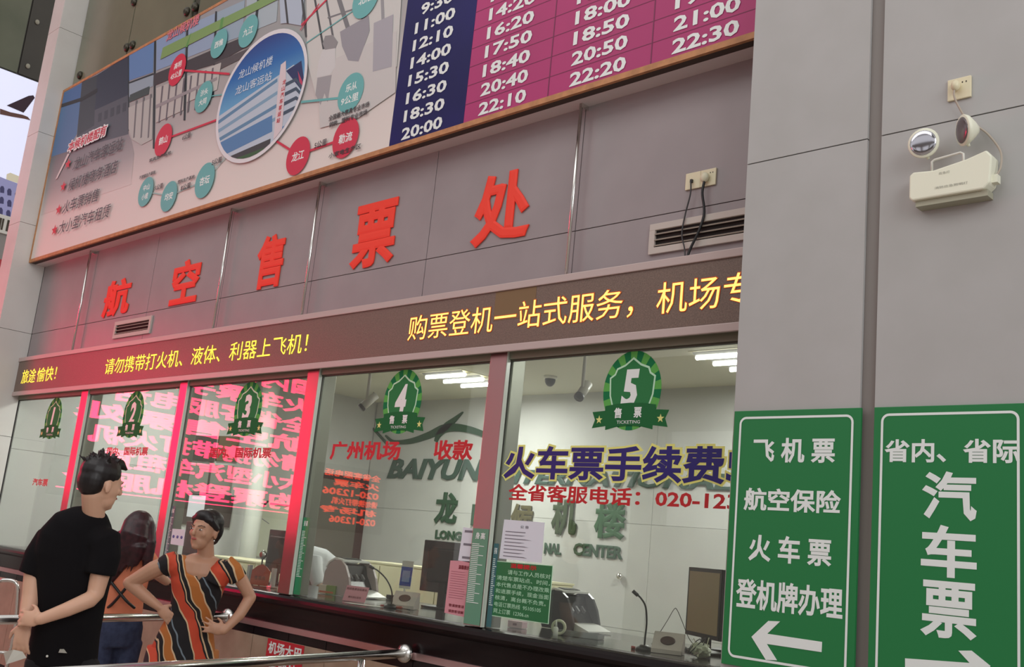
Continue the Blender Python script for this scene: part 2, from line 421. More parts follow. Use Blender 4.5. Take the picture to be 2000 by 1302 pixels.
# ------------------------------------------------------------------ big red wall characters
for s, x0, x1, z0, z1, lab in (('航', -9.36, -8.84, 3.25, 3.60, 'leftmost'), ('空', -8.09, -7.64, 3.245, 3.625, ''), ('售', -6.80, -6.44, 3.24, 3.655, ''),
                               ('票', -5.62, -5.16, 3.25, 3.70, ''), ('处', -4.44, -3.965, 3.24, 3.68, '')):
    o = lettering('wall_character', s, M_redpaint, x0, x1, z0, z1, -.0005, None, off=.032, thick=.012)
    tag(o, {'航': 'red cut-out character 航, leftmost of five on the grey wall', '空': 'red cut-out character 空, second from left on the grey wall', '售': 'red cut-out character 售, middle of five on the grey wall',
            '票': 'red cut-out character 票, fourth from left on the grey wall', '处': 'red cut-out character 处, rightmost of five on the grey wall'}[s], 'sign letter', 'red characters on the grey wall')

# hanging rods
for i, (x, lab) in enumerate(((-3.611, 'thin steel rod right of all five red characters'), (-6.036, 'thin steel rod left of the fourth red character'),
                              (-7.216, 'thin steel rod between the second and third red characters'), (-9.756, 'thin steel rod left of all five red characters'))):
    t = thing('hanging_rod', lab, 'rod', 'steel rods carrying the ticker')
    tubeo('rod', M_steel, [(x, -.05, 2.962), (x, -.05, 3.945)], .010, t, 10)
    boxo('bracket', M_steel, x-.012, x+.012, -.055, 0, 3.92, 3.946, t)

# vents
def vent(x0, x1, z0, z1, lab, n=3):
    t = thing('wall_vent', lab, 'vent')
    fw = .034; m = mat('vent frame', (196, 186, 178), .5)
    boxo('frame', m, x0, x1, -.016, -.001, z1-fw, z1, t, .002); boxo('frame', m, x0, x1, -.016, -.001, z0, z0+fw, t, .002)
    boxo('frame', m, x0, x0+fw, -.0155, -.001, z0+fw, z1-fw, t); boxo('frame', m, x1-fw, x1, -.0155, -.001, z0+fw, z1-fw, t)
    boxo('dark_opening', mat('vent inside', (34, 28, 26), .8), x0+fw, x1-fw, -.0025, -.001, z0+fw, z1-fw, t)
    h = (z1-z0-2*fw)/n
    for k in range(n-1+1):
        zc = z0+fw+h*(k+.02)
        M = Matrix.Translation(Vector(((x0+x1)/2, -.009, zc+.010))) @ Matrix.Rotation(.5, 4, 'X')
        L = (x1-x0)/2-fw
        boxo('slat', mat('vent slat', (168, 158, 146), .5), -L, L, -.010, .008, -.0025, .0025, t, 0, M)
vent(-9.03, -8.34, 3.035, 3.19, 'small slatted wall vent below the red character 航')
vent(-3.106, -2.37, 3.025, 3.183, 'wide cream slatted vent under the socket with two cables')

# ------------------------------------------------------------------ banner (route map) and timetable
YB = -.165
bn = thing('route_map_banner', 'wood edged banner with route map and round photo, above the red characters', 'banner')
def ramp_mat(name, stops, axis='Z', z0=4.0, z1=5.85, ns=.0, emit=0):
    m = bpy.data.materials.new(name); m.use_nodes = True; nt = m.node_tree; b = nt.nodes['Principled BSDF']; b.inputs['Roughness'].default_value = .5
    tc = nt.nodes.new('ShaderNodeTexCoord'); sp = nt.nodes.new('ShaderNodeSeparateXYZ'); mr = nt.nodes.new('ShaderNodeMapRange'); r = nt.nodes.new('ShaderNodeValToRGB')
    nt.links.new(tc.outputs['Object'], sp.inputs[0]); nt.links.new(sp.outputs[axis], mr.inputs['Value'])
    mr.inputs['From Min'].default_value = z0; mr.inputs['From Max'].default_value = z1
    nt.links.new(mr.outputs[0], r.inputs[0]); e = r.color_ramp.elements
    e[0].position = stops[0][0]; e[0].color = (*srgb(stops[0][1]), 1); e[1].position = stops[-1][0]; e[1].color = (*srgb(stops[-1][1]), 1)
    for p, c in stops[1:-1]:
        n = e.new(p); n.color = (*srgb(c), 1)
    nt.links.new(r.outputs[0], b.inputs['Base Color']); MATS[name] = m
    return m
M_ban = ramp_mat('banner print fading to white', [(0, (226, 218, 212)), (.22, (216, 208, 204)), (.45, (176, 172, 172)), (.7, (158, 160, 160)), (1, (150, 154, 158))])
BX0, BX1, TX0, TX1 = -10.955, -5.14, -5.137, -2.385
BZ0, BZ1 = 3.979, 5.83
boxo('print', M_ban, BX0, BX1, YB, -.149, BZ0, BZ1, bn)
def framebar(parent, x0, x1, z0, z1): boxo('frame_bar', M_wood, x0, x1, YB-.004, -.149, z0, z1, parent)
framebar(bn, BX0, -5.137, 3.946, BZ0); framebar(bn, BX0, -5.137, BZ1, BZ1+.028); framebar(bn, BX0-.002, BX0+.03, BZ0, BZ1)
C_ = {}
def pm(rgb, e=0):
    k = 'print ink %d %d %d' % rgb
    return mat(k, rgb, .5, emit=e)
Q = []
def pq(rgb, pts, layer=1, name='printed_area'):
    return prt(name, pm(rgb), pts, NY(), bn, 0)
# sky panes and dark mullions printed at upper left
pq((72, 112, 164), [(122, 183), (163, 160), (160, 195), (117, 207)])
pq((84, 122, 166), [(116, 210), (157, 197), (150, 262), (128, 300), (100, 306)])
pq((62, 70, 78), [(160, 160), (190, 146), (184, 250), (150, 268)])
pq((52, 60, 78), [(190, 146), (252, 107), (251, 185), (185, 215)])
pq((84, 90, 100), [(185, 215), (251, 185), (251, 268), (150, 300), (152, 265), (184, 245)])
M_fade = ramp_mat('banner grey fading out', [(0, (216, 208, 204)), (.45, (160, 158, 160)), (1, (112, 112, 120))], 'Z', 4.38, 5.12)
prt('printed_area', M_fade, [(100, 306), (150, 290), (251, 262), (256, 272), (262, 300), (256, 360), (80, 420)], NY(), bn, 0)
for k in range(5):
    a = 192+12*k
    pq((66, 72, 82), [(a, 222-5*k), (a+7, 219-5*k), (a+6, 236-5*k), (a-1, 239-5*k)], 2)
pq((44, 46, 52), [(117, 204), (160, 190), (190, 172), (190, 180), (160, 197), (116, 211)], 2)
for px_, col in (((252, 107, 301, 82, 299, 141, 251, 158), (98, 136, 186)), ((306, 79, 363, 51, 361, 116, 305, 138), (134, 160, 194)),
                 ((368, 49, 420, 26, 417, 92, 367, 112), (146, 168, 194)), ((424, 24, 478, 0, 474, 70, 423, 88), (150, 172, 188)),
                 ((482, 0, 545, -28, 540, 42, 480, 66), (168, 184, 192)), ((251, 163, 300, 146, 299, 168, 251, 190), (146, 166, 180))):
    p = px_; pq(col, [(p[0], p[1]), (p[2], p[3]), (p[4], p[5]), (p[6], p[7])], 1)
for (x0, y0, x1, y1, w_) in ((303, 80, 300, 290, 3.5), (366, 48, 360, 235, 3.5), (422, 22, 416, 190, 3), (251, 105, 251, 255, 2), (252, 162, 300, 144, 3), (505, -5, 498, 60, 5)):
    n = Vector((y1-y0, x0-x1)).normalized()*w_/2
    pq((40, 46, 54), [(x0+n.x, y0+n.y), (x1+n.x, y1+n.y), (x1-n.x, y1-n.y), (x0-n.x, y0-n.y)], 3)
pq((66, 62, 68), [(300, 145), (366, 118), (420, 95), (475, 72), (480, 92), (420, 125), (362, 142), (300, 168)], 2)
pq((86, 80, 84), [(420, 122), (500, 88), (505, 98), (420, 140)], 2)
# window wall printed behind the map
pq((178, 182, 178), [(251, 210), (299, 190), (297, 272), (276, 283), (258, 272), (251, 252)])
pq((66, 78, 80), [(254, 185), (292, 168), (290, 184), (252, 200)], 2)
for k, x0 in enumerate((265, 279, 293)):
    pq((112, 112, 116), [(x0, 196-6*k), (x0+3, 195-6*k), (x0-2, 268), (x0-5, 270)], 3)
pq((184, 184, 180), [(305, 172), (360, 150), (358, 215), (304, 240)])
pq((188, 188, 184), [(366, 148), (432, 122), (424, 175), (364, 200)])
for k in range(8):
    x0 = 316+14*k
    pq((104, 100, 108), [(x0, 168-5*k), (x0+3.5, 167-5*k), (x0-4, 238-5*k), (x0-7, 240-5*k)], 3)
pq((150, 146, 150), [(304, 205), (424, 150), (424, 156), (304, 212)], 3)
# pale hall with mullions and walking figures, right of the round photo
pq((204, 204, 200), [(598, -50), (790, -110), (780, 60), (775, 130), (620, 200), (600, 120)])
pq((176, 190, 206), [(545, -28), (600, -50), (588, 50), (560, 45), (548, 46)])
for (x0, y0, x1, y1, w_, c) in ((555, -20, 562, 46, 4, 60), (588, -20, 598, 72, 4, 66), (610, -30, 632, 96, 4, 70), (632, -30, 650, 70, 4, 96), (650, -40, 700, 120, 9, 118), (690, -40, 712, 40, 10, 96), (745, -40, 748, 40, 6, 150), (735, 60, 722, 150, 4, 200), (640, 35, 690, 18, 3, 120)):
    n = Vector((y1-y0, x0-x1)).normalized()*w_/2
    pq((c, c, c+4), [(x0+n.x, y0+n.y), (x1+n.x, y1+n.y), (x1-n.x, y1-n.y), (x0-n.x, y0-n.y)], 2)
pq((200, 198, 196), [(620, 130), (775, 60), (772, 180), (700, 230), (625, 250)])
pq((142, 140, 142), [(635, 70), (650, 68), (660, 82), (655, 95), (635, 98), (630, 85)], 3)
pq((206, 206, 206), [(630, 98), (655, 94), (655, 130), (645, 145), (618, 152), (622, 120)], 3)
pq((158, 156, 160), [(620, 152), (648, 146), (640, 200), (634, 182), (626, 205), (616, 185)], 3)
pq((150, 148, 156), [(664, 62), (720, 30), (722, 60), (700, 120), (680, 118), (668, 90)], 3)
pq((168, 166, 174), [(730, 45), (768, 28), (765, 130), (728, 140)], 3)
# green text strip and pink title
pq((126, 160, 98), [(313, 116), (318, 93), (500, 4), (560, -30), (560, -10), (534, 3)], 4)
letm('龙山候机楼', pm((206, 120, 132)), (327, 73), (391, 36), .11, .03)
pq((92, 150, 78), [(362, 92), (372, 66), (374, 62), (366, 92)], 5); pq((92, 150, 78), [(428, 58), (432, 36), (437, 33), (434, 55)], 5)
# white light streaks at the bottom left
pq((214, 212, 212), [(108, 350), (112, 348), (136, 300), (132, 300)], 2)
# routes
def pp(px, py): p = onY(px, py, YB); return (p.x, p.z)
def route(rgb, a, b, wd=.018):
    prismo('printed_route_line', pm(rgb), strip(pp(*a), pp(*b), wd), *[NY()]*2, bn)
RED, TEAL = (206, 44, 74), (104, 176, 176)
route(RED, (348, 137), (450, 145)); route(RED, (321, 273), (432, 232)); route(RED, (584, 303), (540, 275)); route(RED, (584, 303), (677, 270)); route(RED, (590, 50), (640, 0)); route(RED, (588, 60), (625, 8), .01)
route(TEAL, (590, 200), (687, 190)); route(TEAL, (400, 190), (440, 185), .01); route((150, 180, 178), (285, 375), (332, 383), .01); route((150, 180, 178), (332, 383), (402, 353), .01); route((150, 180, 178), (402, 353), (445, 305), .01); route(TEAL, (600, 85), (712, 8), .01)
def dot(px, py, r, rgb, *txt):
    c = onY(px, py, YB)
    bm = bmesh.new(); prism(bm, [(c.x+math.cos(2*PI*k/28)*r, c.z+math.sin(2*PI*k/28)*r) for k in range(28)], *[NY()]*2)
    bmesh.ops.recalc_face_normals(bm, faces=bm.faces); bmobj('printed_route_stop', bm, pm(rgb), bn)
    n = len(txt)
    for i, s in enumerate(txt):
        h = r*.5 if n == 1 else r*.42
        wd = h*1.05*len(s) if len(s) < 3 else r*1.35
        zz = c.z + (0 if n == 1 else (r*.3 if i == 0 else -r*.32))
        lettering('printed_lettering', s, M_signw, c.x-wd/2, c.x+wd/2, zz-h/2, zz+h/2, NY(), bn, off=.02)
dot(584, 305, .145, RED, '龙江'); dot(677, 270, .145, RED, '勒流'); dot(687, 182, .145, TEAL, '乐从', '9公里'); dot(321, 274, .15, RED, '鹤山'); dot(348, 137, .15, RED, '高明', '45公里')
dot(402, 353, .15, TEAL, '杏坛'); dot(332, 384, .135, TEAL, '均安'); dot(287, 375, .135, TEAL, '中山', '小榄'); dot(430, 86, .13, TEAL, '西樵'); dot(487, 62, .14, TEAL, '九江'); dot(400, 190, .14, TEAL, '沙头', '大同'); dot(717, -2, .15, TEAL, '北滘')
M_ink = pm((62, 56, 60))
for s, a, b, h in (('5公里', (617, 286), (641, 277), .05), ('全国最大家具专业市场', (645, 232), (724, 205), .042), ('钢铁、塑料专业市场', (646, 244), (720, 221), .042), ('小家电生产区', (645, 306), (708, 286), .04), ('6公里', (359, 270), (375, 264), .05),
                ('5公里', (417, 318), (436, 312), .05), ('5公里', (305, 368), (321, 363), .05), ('8公里', (356, 368), (375, 362), .05), ('塑料生产基地', (350, 357), (383, 345), .036), ('不锈钢生产基地', (275, 347), (306, 338), .036), ('家具生产基地', (294, 316), (337, 297), .036)):
    letm(s, M_ink, a, b, h)
# round photo of the station building
ex, ez, erx, erz = -6.838, 4.752, .625, .535
def ellp(rx, rz, n=56): return [(ex+math.cos(2*PI*k/n)*rx, ez+math.sin(2*PI*k/n)*rz) for k in range(n)]
prismo('photo_ring', pm((222, 222, 226)), ellp(erx, erz), *[NY()]*2, bn)
M_sky = ramp_mat('round photo sky', [(0, (150, 190, 214)), (.35, (104, 168, 208)), (.7, (36, 104, 176)), (1, (34, 58, 132))], 'Z', 4.45, 5.25)
prismo('round_photo', M_sky, ellp(erx-.035, erz-.035), *[NY()]*2, bn)
def clip(poly):
    """keep the polygon inside the round photo (Sutherland-Hodgman on the ellipse sampled)"""
    E = ellp(erx-.035, erz-.035, 40); out = poly
    for i in range(len(E)):
        a, b = Vector(E[i]), Vector(E[(i+1) % len(E)]); res = []
        ins = lambda p: (b.x-a.x)*(p[1]-a.y)-(b.y-a.y)*(p[0]-a.x) >= -1e-9
        for j in range(len(out)):
            p, q = out[j], out[(j+1) % len(out)]
            if ins(p): res.append(p)
            if ins(p) != ins(q):
                d1 = (b.x-a.x)*(p[1]-a.y)-(b.y-a.y)*(p[0]-a.x); d2 = (b.x-a.x)*(q[1]-a.y)-(b.y-a.y)*(q[0]-a.x); t = d1/(d1-d2)
                res.append((p[0]+(q[0]-p[0])*t, p[1]+(q[1]-p[1])*t))
        out = res
        if len(out) < 3: return []
    return out
def pc(rgb, pts, layer):
    c = clip(pxpoly(pts, YB))
    if len(c) > 2: prismo('printed_area', pm(rgb), c, *[NY()]*2, bn)
pxL = lambda l: l
# (points taken counter-clockwise on the banner plane)
pc((186, 200, 214), [(425, 330), (540, 290), (588, 255), (590, 130), (576, 128), (545, 150), (425, 232)], 1)
for k in range(4):
    y0 = 238+17*k
    pc((96, 138, 172) if k % 2 == 0 else (128, 164, 190), [(425, y0+2), (545, y0-84+14*k*.55), (545, y0-77+14*k*.55), (425, y0+9)], 2)
pc((84, 130, 178), [(425, 312), (535, 258), (535, 226), (425, 284)], 2)
pc((36, 46, 96), [(562, 140), (592, 120), (598, 165), (594, 180)], 2)
pc((186, 60, 96), [(585, 140), (596, 165), (596, 182), (588, 160)], 3)
for k in range(4): pc((62, 80, 100), [(556, 166+18*k), (582, 153+18*k), (596, 172+14*k), (594, 178+14*k), (581, 160+18*k), (556, 173+18*k)], 3)
pc((90, 140, 190), [(553, 250), (585, 232), (572, 258), (552, 272)], 3)
pc((216, 204, 208), [(535, 300), (552, 285), (562, 155), (562, 120), (552, 128), (548, 160)], 4)
pc((60, 62, 66), [(440, 312), (532, 272), (530, 290), (450, 316)], 3)
pc((54, 92, 56), [(436, 296), (460, 312), (530, 286), (520, 304), (470, 330), (430, 318)], 4)
pc((196, 56, 70), [(468, 322), (520, 302), (505, 315), (478, 325)], 5)
letm('龙山候机楼', pm((196, 214, 232)), (470, 147), (536, 120), .08, .012)
letm('龙山客运站', pm((196, 214, 232)), (464, 176), (534, 152), .08, .012)
for k, s in enumerate('龙山汽车客运站'):
    letc('printed_lettering', s, pm((196, 40, 60)), 555-1.9*k, 160+12.5*k, .04, .045, NY(), bn, off=.02)
# left list
letm('本候机楼配有', M_signw, (135, 290), (213, 254), .150, .09)
letm('本候机楼配有', pm((190, 52, 72)), (137, 288), (211, 255), .115, .03)
ML = pm((72, 68, 74))
for s, a, b, st in (('龙山汽车客运站', (147, 321), (243, 281), (136, 321)), ('候机楼商务酒店', (137, 365), (233, 323), (127, 365)), ('火车票销售', (126, 408), (197, 378), (118, 410)), ('大小型汽车租赁', (118, 447), (219, 410), (110, 450))):
    letm(s, ML, a, b, .135, .004, .1)
    c = onY(st[0], st[1], YB)
    prismo('printed_star', pm((206, 44, 66)), [(c.x+math.cos(PI/2+PI*k/5)*(.075 if k % 2 == 0 else .032), c.z+math.sin(PI/2+PI*k/5)*(.06 if k % 2 == 0 else .026)) for k in range(10)], *[NY()]*2, bn)

tt = thing('timetable_board', 'navy and magenta board of white departure times, right of the route map', 'timetable')
M_mag = mat('magenta print', (180, 40, 112), .5, rgb2=(170, 40, 106), noise_scale=1.5)
M_navy = mat('navy print', (26, 22, 96), .5, rgb2=(18, 16, 82), noise_scale=2, spec=.25)
boxo('print', M_mag, -4.441, TX1, YB, -.149, BZ0, BZ1, tt)
boxo('navy_column', M_navy, TX0, -4.441, YB-.001, -.149, BZ0, BZ1, tt)
framebar(tt, TX0, TX1, 3.946, BZ0); framebar(tt, TX0, TX1, BZ1, BZ1+.028); framebar(tt, TX1, TX1+.02, 3.946, BZ1)
ML2 = pm((116, 26, 74))
for k in range(14): prismo('grid_line', ML2, [(-4.441, 4.095+.1215*k), (TX1, 4.095+.1215*k), (TX1, 4.099+.1215*k), (-4.441, 4.099+.1215*k)], YB-.001, YB-.0004, tt)
for x in (-3.765, -3.063): prismo('grid_line', ML2, [(x, BZ0), (x+.007, BZ0), (x+.007, BZ1), (x, BZ1)], YB-.0012, YB-.0006, tt)
for x, times in ((-4.826, ('20:00', '18:30', '16:30', '15:30', '14:00', '12:10', '11:00', '9:30')), (-4.122, ('22:10', '20:40', '18:40', '17:50', '16:20', '14:20', '13:00')),
                 (-3.412, ('22:20', '20:50', '18:50', '18:00', '17:10')), (-2.738, ('22:30', '21:00', '19:30'))):
    for k, s in enumerate(times):
        z = 4.034+.1225*k; wd = .385*len(s)/5
        lettering('printed_time', s, M_signw, x-wd/2, x+wd/2, z-.041, z+.041, YB-.003, tt, off=.028)

# ------------------------------------------------------------------ green direction signs on the piers
def sign(x0, x1, z0, z1, lab, rows, arrow, big=()):
    t = thing('direction_sign', lab, 'sign', 'green direction signs')
    y = YP-.014
    boxo('board', M_green, x0, x1, y, YP-.0005, z0, z1, t, .002)
    # white rounded border
    bm = bmesh.new(); a, b, c, d = x0+.028, x1-.028, z0+.03, z1-.025; r = .03; n = 6; o_, i_ = [], []
    for cx, cz, s0 in ((b-r, d-r, 0), (a+r, d-r, 1), (a+r, c+r, 2), (b-r, c+r, 3)):
        for k in range(n+1):
            th = PI/2*(s0+k/n); o_.append((cx+math.cos(th)*r, cz+math.sin(th)*r)); i_.append((cx+math.cos(th)*(r-.009), cz+math.sin(th)*(r-.009)))
    vo = [bm.verts.new((p[0], y-.0012, p[1])) for p in o_]; vi = [bm.verts.new((p[0], y-.0012, p[1])) for p in i_]
    N = len(vo)
    for k in range(N): bm.faces.new((vo[k], vo[(k+1) % N], vi[(k+1) % N], vi[k]))
    bmobj('border_line', bm, M_signw, t)
    for s, p0, p1 in rows: letpx('lettering', s, M_signw, p0, p1, y-.0012, t, off=.026, sp=1.0)
    prismo('arrow', M_signw, pxpoly(arrow, y), y-.0016, y-.0008, t)
    return t
sign(-2.352, -1.803, 1.170, 2.166, 'green sign with four text rows and a left arrow, on the left pier face',
     [('飞 机 票', (1470, 903), (1632, 854)), ('航空保险', (1452, 996), (1643, 957)), ('火 车 票', (1461, 1094), (1625, 1052)), ('登机牌办理', (1436, 1186), (1647, 1148))],
     [(1468, 1243), (1501, 1212), (1524, 1213), (1499, 1237), (1606, 1253), (1605, 1273), (1498, 1257), (1518, 1289), (1496, 1288)])
sign(-1.752, -1.212, 1.165, 2.166, 'green sign with large stacked characters at the right edge of the photo',
     [('省内、省际', (1727, 902), (1992, 856)), ('汽', (1800, 1013), (1908, 921)), ('车', (1798, 1123), (1908, 1028)), ('票', (1797, 1240), (1908, 1140))],
     [(1768, 1285), (1768, 1310), (1900, 1312), (1880, 1345), (1905, 1345), (1935, 1300), (1898, 1270), (1872, 1270), (1894, 1294)])

# ------------------------------------------------------------------ stickers on the glass
YG = .0025
def badge(cx, num, lab):
    t = thing('window_badge', lab, 'sticker', 'numbered round badges on the ticket windows')
    cz = 2.345; rx, rz = .178, .198
    G1, G2, G3 = mat('badge deep green', (26, 118, 72), .8, spec=.2), mat('badge light green', (96, 172, 84), .8, spec=.2), mat('badge shield green', (52, 124, 74), .8, spec=.2)
    y = YG
    n = 26
    bm1, bm2 = bmesh.new(), bmesh.new()
    for k in range(n):
        a0, a1 = 2*PI*k/n, 2*PI*(k+1)/n
        prism(bm1 if k % 2 else bm2, [(cx, cz)]+[(cx+math.cos(a)*rx, cz+math.sin(a)*rz) for a in (a0, (a0+a1)/2, a1)], y-.0008, y)
    for b_, m_ in ((bm1, G1), (bm2, G2)):
        bmesh.ops.recalc_face_normals(b_, faces=b_.faces); bmobj('ray_ring', b_, m_, t)
    def shield(k, yy, m, nm):
        pts = [(0, .17), (.05, .135), (.10, .118), (.112, .09), (.142, .072), (.135, -.02), (.115, -.075), (.085, -.13)]
        P = [(cx+a*k, cz+b*k-.004) for a, b in pts]+[(cx-a*k, cz+b*k-.004) for a, b in reversed(pts[1:])]
        prismo(nm, m, P, yy-.0005, yy, t)
    shield(1.0, y-.0014, mat('badge pale line', (190, 232, 200), .4), 'shield_outline')
    shield(.93, y-.0022, G3, 'shield')
    h = .2; wd = .105 if num != '1' else .06
    lettering('badge_number', num, M_signw, cx-.01-wd/2, cx-.01+wd/2, cz-.09, cz+.105, y-.0032, t, off=.045, shear=.12)
    # ribbon
    z0 = 2.172
    prismo('ribbon', mat('badge ribbon green', (38, 104, 60), .8, spec=.2), [(cx-.155, z0+.098), (cx-.08, z0+.108), (cx, z0+.111), (cx+.08, z0+.108), (cx+.155, z0+.098), (cx+.155, z0+.075), (cx+.235, z0+.070), (cx+.215, z0+.030), (cx+.232, z0-.012),
            (cx+.145, z0-.002), (cx+.145, z0-.022), (cx+.07, z0-.006), (cx, z0), (cx-.07, z0-.006), (cx-.145, z0-.022), (cx-.145, z0-.002), (cx-.232, z0-.012), (cx-.215, z0+.030), (cx-.235, z0+.070), (cx-.155, z0+.075)], y-.0042, y-.0036, t)
    for s, x in (('售', -.072), ('票', .05)): lettering('badge_lettering', s, M_signw, cx+x-.024, cx+x+.024, z0+.036, z0+.088, y-.005, t, off=.03)
    lettering('badge_lettering', 'TICKETING', M_signw, cx-.075, cx+.068, z0+.008, z0+.024, y-.005, t)
    for s in (-1, 1):
        c = (cx+.188*s, z0+.030)
        prismo('badge_star', mat('badge star', (226, 226, 140), .4), [(c[0]+math.cos(PI/2+PI*k/5)*(.022 if k % 2 == 0 else .009), c[1]+math.sin(PI/2+PI*k/5)*(.022 if k % 2 == 0 else .009)) for k in range(10)], y-.0052, y-.0046, t)
badge(-3.158, '5', 'green round badge reading five, nearest the green signs')
badge(-4.905, '4', 'green round badge reading four, above 广州机场')
badge(-6.630, '3', 'round badge reading three, above the woman in the patterned dress')
badge(-8.405, '2', 'round badge reading two, above the man in black')
badge(-10.03, '1', 'green round badge with number 1 on the leftmost window glass')

M_gred = mat('red window vinyl', (196, 34, 38), .45); M_gblue = mat('navy window vinyl', (28, 24, 112), .45); M_gyel = mat('yellow outline vinyl', (232, 232, 130), .45)
def decal(lab, parts, cat='window lettering'):
    t = thing('window_lettering', lab, cat)
    for s, m, x0, x1, z0, z1, off, lay in parts: lettering('lettering', s, m, x0, x1, z0, z1, YG-.001*lay, t, off=off)
decal('large navy characters with yellow outline across window 5', [('火车票手续费5', M_gyel, -3.995, -2.475, 1.885, 2.085, .075, 1), ('火车票手续费5', M_gblue, -3.982, -2.49, 1.898, 2.072, .028, 2)])
decal('red service telephone line under the large navy characters', [('全省客服电话：020-12306', M_gred, -3.932, -2.38, 1.783, 1.872, .028, 1)])
decal('red characters 广州机场 at the left of window 4', [('广州机场', M_gred, -5.565, -4.865, 1.985, 2.105, .034, 1)])
decal('red characters 收款 at the right of window 4', [('收款', M_gred, -4.565, -4.237, 1.992, 2.108, .034, 1)])
decal('red domestic and international ticket line under badge three', [('国内、国际机票', M_gred, -7.06, -6.245, 1.990, 2.066, .028, 1)])
decal('red domestic and international ticket line under badge two', [('国内、国际机票', M_gred, -8.77, -8.034, 2.0, 2.07, .028, 1)])
decal('small red characters 汽车票 on the leftmost window', [('汽车票', M_gred, -10.225, -9.875, 1.706, 1.776, .028, 1)])

# height rulers
M_rg = mat('ruler green', (30, 134, 88), .4); M_rg2 = mat('ruler pale green', (96, 150, 124), .4); M_rg3 = mat('ruler blue green', (58, 104, 110), .4)
def ruler(x0, x1, z0, z1, m, y, lab, side=1):
    t = thing('height_ruler', lab, 'ruler', 'green height rulers beside the windows')
    boxo('strip', m, x0, x1, y-.0015, y, z0, z1, t)
    bm = bmesh.new(); k = 0; z = z0+.11
    while z < z1-.08:
        L = (x1-x0)*(.75 if k % 5 == 0 else .45)
        a = x0+.006
        prism(bm, [(a, z), (a+L, z), (a+L, z+.0035), (a, z+.0035)], y-.0024, y-.0016); z += .0098; k += 1
    bmesh.ops.recalc_face_normals(bm, faces=bm.faces); o = bmobj('tick_marks', bm, M_signw, t); o['kind'] = 'stuff'
    for i, s in enumerate('身高'): lettering('lettering', s, M_signw, x0+(x1-x0)*(.2+.33*i), x0+(x1-x0)*(.48+.33*i), z1-.055, z1-.02, y-.0024, t, off=.02)
    return t
ruler(-4.146, -4.024, 1.128, 1.625, M_rg2, -.0225, 'pale green height ruler on the steel post left of window 5')
ruler(-4.000, -3.965, 1.128, 1.555, M_rg3, .0025, 'narrow blue-green height ruler on the left edge of window 5')
ruler(-5.760, -5.690, 1.128, 1.612, M_rg, .0025, 'green height ruler at the left edge of window 4')
ruler(-7.500, -7.440, 1.128, 1.62, M_rg3, .0025, 'blue-green height ruler at the left edge of window 3')

# notices taped on the glass
def notice(name, lab, pts, m, lines=(), y=YG, extra=None, cat='notice'):
    t = thing(name, lab, cat)
    P = pxpoly(pts, y)
    prismo('sheet', m, P, y-.001, y, t)
    for s, mm, a, b, off in lines: letpx('lettering', s, mm, a, b, y-.0022, t, off=off)
    return t
M_paper = mat('white paper', (222, 226, 236), .7); M_pink = mat('pink paper', (214, 150, 160), .7); M_ink2 = mat('grey print ink', (120, 120, 130), .7)
M_inkr = mat('dark red ink', (120, 40, 50), .7)
M_gn = mat('green notice', (32, 112, 66), .45)
t = notice('green_notice', 'green notice with pale Chinese text, low on window 5', [(969, 1096), (1079, 1105), (1070, 1217), (958, 1200)], M_gn)
prismo('border_line', mat('badge pale line', ()), pxpoly([(967.5, 1094.5), (1080.5, 1104), (1071.5, 1218.5), (956.5, 1201.5)], YG), YG-.0004, YG+.0004, t)
def hrow(s, m, xl, xr, z0, z1, parent, off=.015, y=YG-.0022): lettering('lettering', s, m, xl, xr, z0, z1, y, parent, off=off)
gx0, gx1 = -3.965, -3.580
hrow('温馨提示', M_gred, gx0+.10, gx1-.10, 1.438, 1.462, t, .03)
M_gt = mat('pale green print', (170, 220, 186), .5)
for k, (s, a, b) in enumerate((('请与工作人员核对', .085, .385), ('清楚车票站点、时间，', .01, .385), ('本代售点是不办理改乘', .01, .385), ('和退票手续，现金当面', .01, .385), ('核清，离台概不负责。', .01, .370), ('电话订票热线  95105105', .01, .34), ('网上订票  12306.cn', .01, .26))):
    hrow(s, M_gt, gx0+a, gx0+b, 1.404-.0335*k, 1.428-.0335*k, t, .012)
t = notice('white_notice', 'white paper notice with fine print, above the green notice', [(985, 1014), (1064, 1020), (1058, 1099), (975, 1090)], M_paper)
for k in range(8): prismo('print_line', M_ink2, [(-3.925, 1.62-.018*k), (-3.925+random.uniform(.1, .24), 1.62-.018*k), (-3.78, 1.624-.018*k), (-3.925, 1.624-.018*k)], YG-.002, YG-.0012, t)
hrow('公 告', mat('grey print ink', ()), -3.82, -3.76, 1.643, 1.658, t)
t = notice('pink_notice', 'tall pink printed notice at the right end of window 4', [(880, 1094), (921, 1096), (909, 1205), (868, 1196)], M_pink)
hrow('温馨提示', M_inkr, -4.255, -4.17, 1.402, 1.424, t, .03)
for k in range(12): prismo('print_line', mat('rose ink', (176, 112, 124), .7), [(-4.31, 1.385-.0125*k), (-4.18+random.uniform(-.05, .01), 1.385-.0125*k), (-4.19, 1.388-.0125*k), (-4.31, 1.388-.0125*k)], YG-.002, YG-.0012, t)
for k in range(2): hrow('敬请旅客谅解'[k:k+5], M_inkr, -4.30, -4.18, 1.20-.03*k, 1.216-.03*k, t, .02)
t = notice('white_card_notice', 'narrow white notice above the pink one on window 4', [(905, 1029), (929, 1032), (917, 1098), (895, 1094)], M_paper)
for k in range(3): prismo('print_line', M_ink2, [(-4.235, 1.60-.07*k), (-4.16, 1.60-.07*k), (-4.16, 1.612-.07*k), (-4.235, 1.612-.07*k)], YG-.002, YG-.0012, t)
t = notice('small_label_sheet', 'small white sheet with three blue icons at the left of window 3', [(337, 1032), (362, 1034), (358, 1066), (333, 1062)], M_paper)
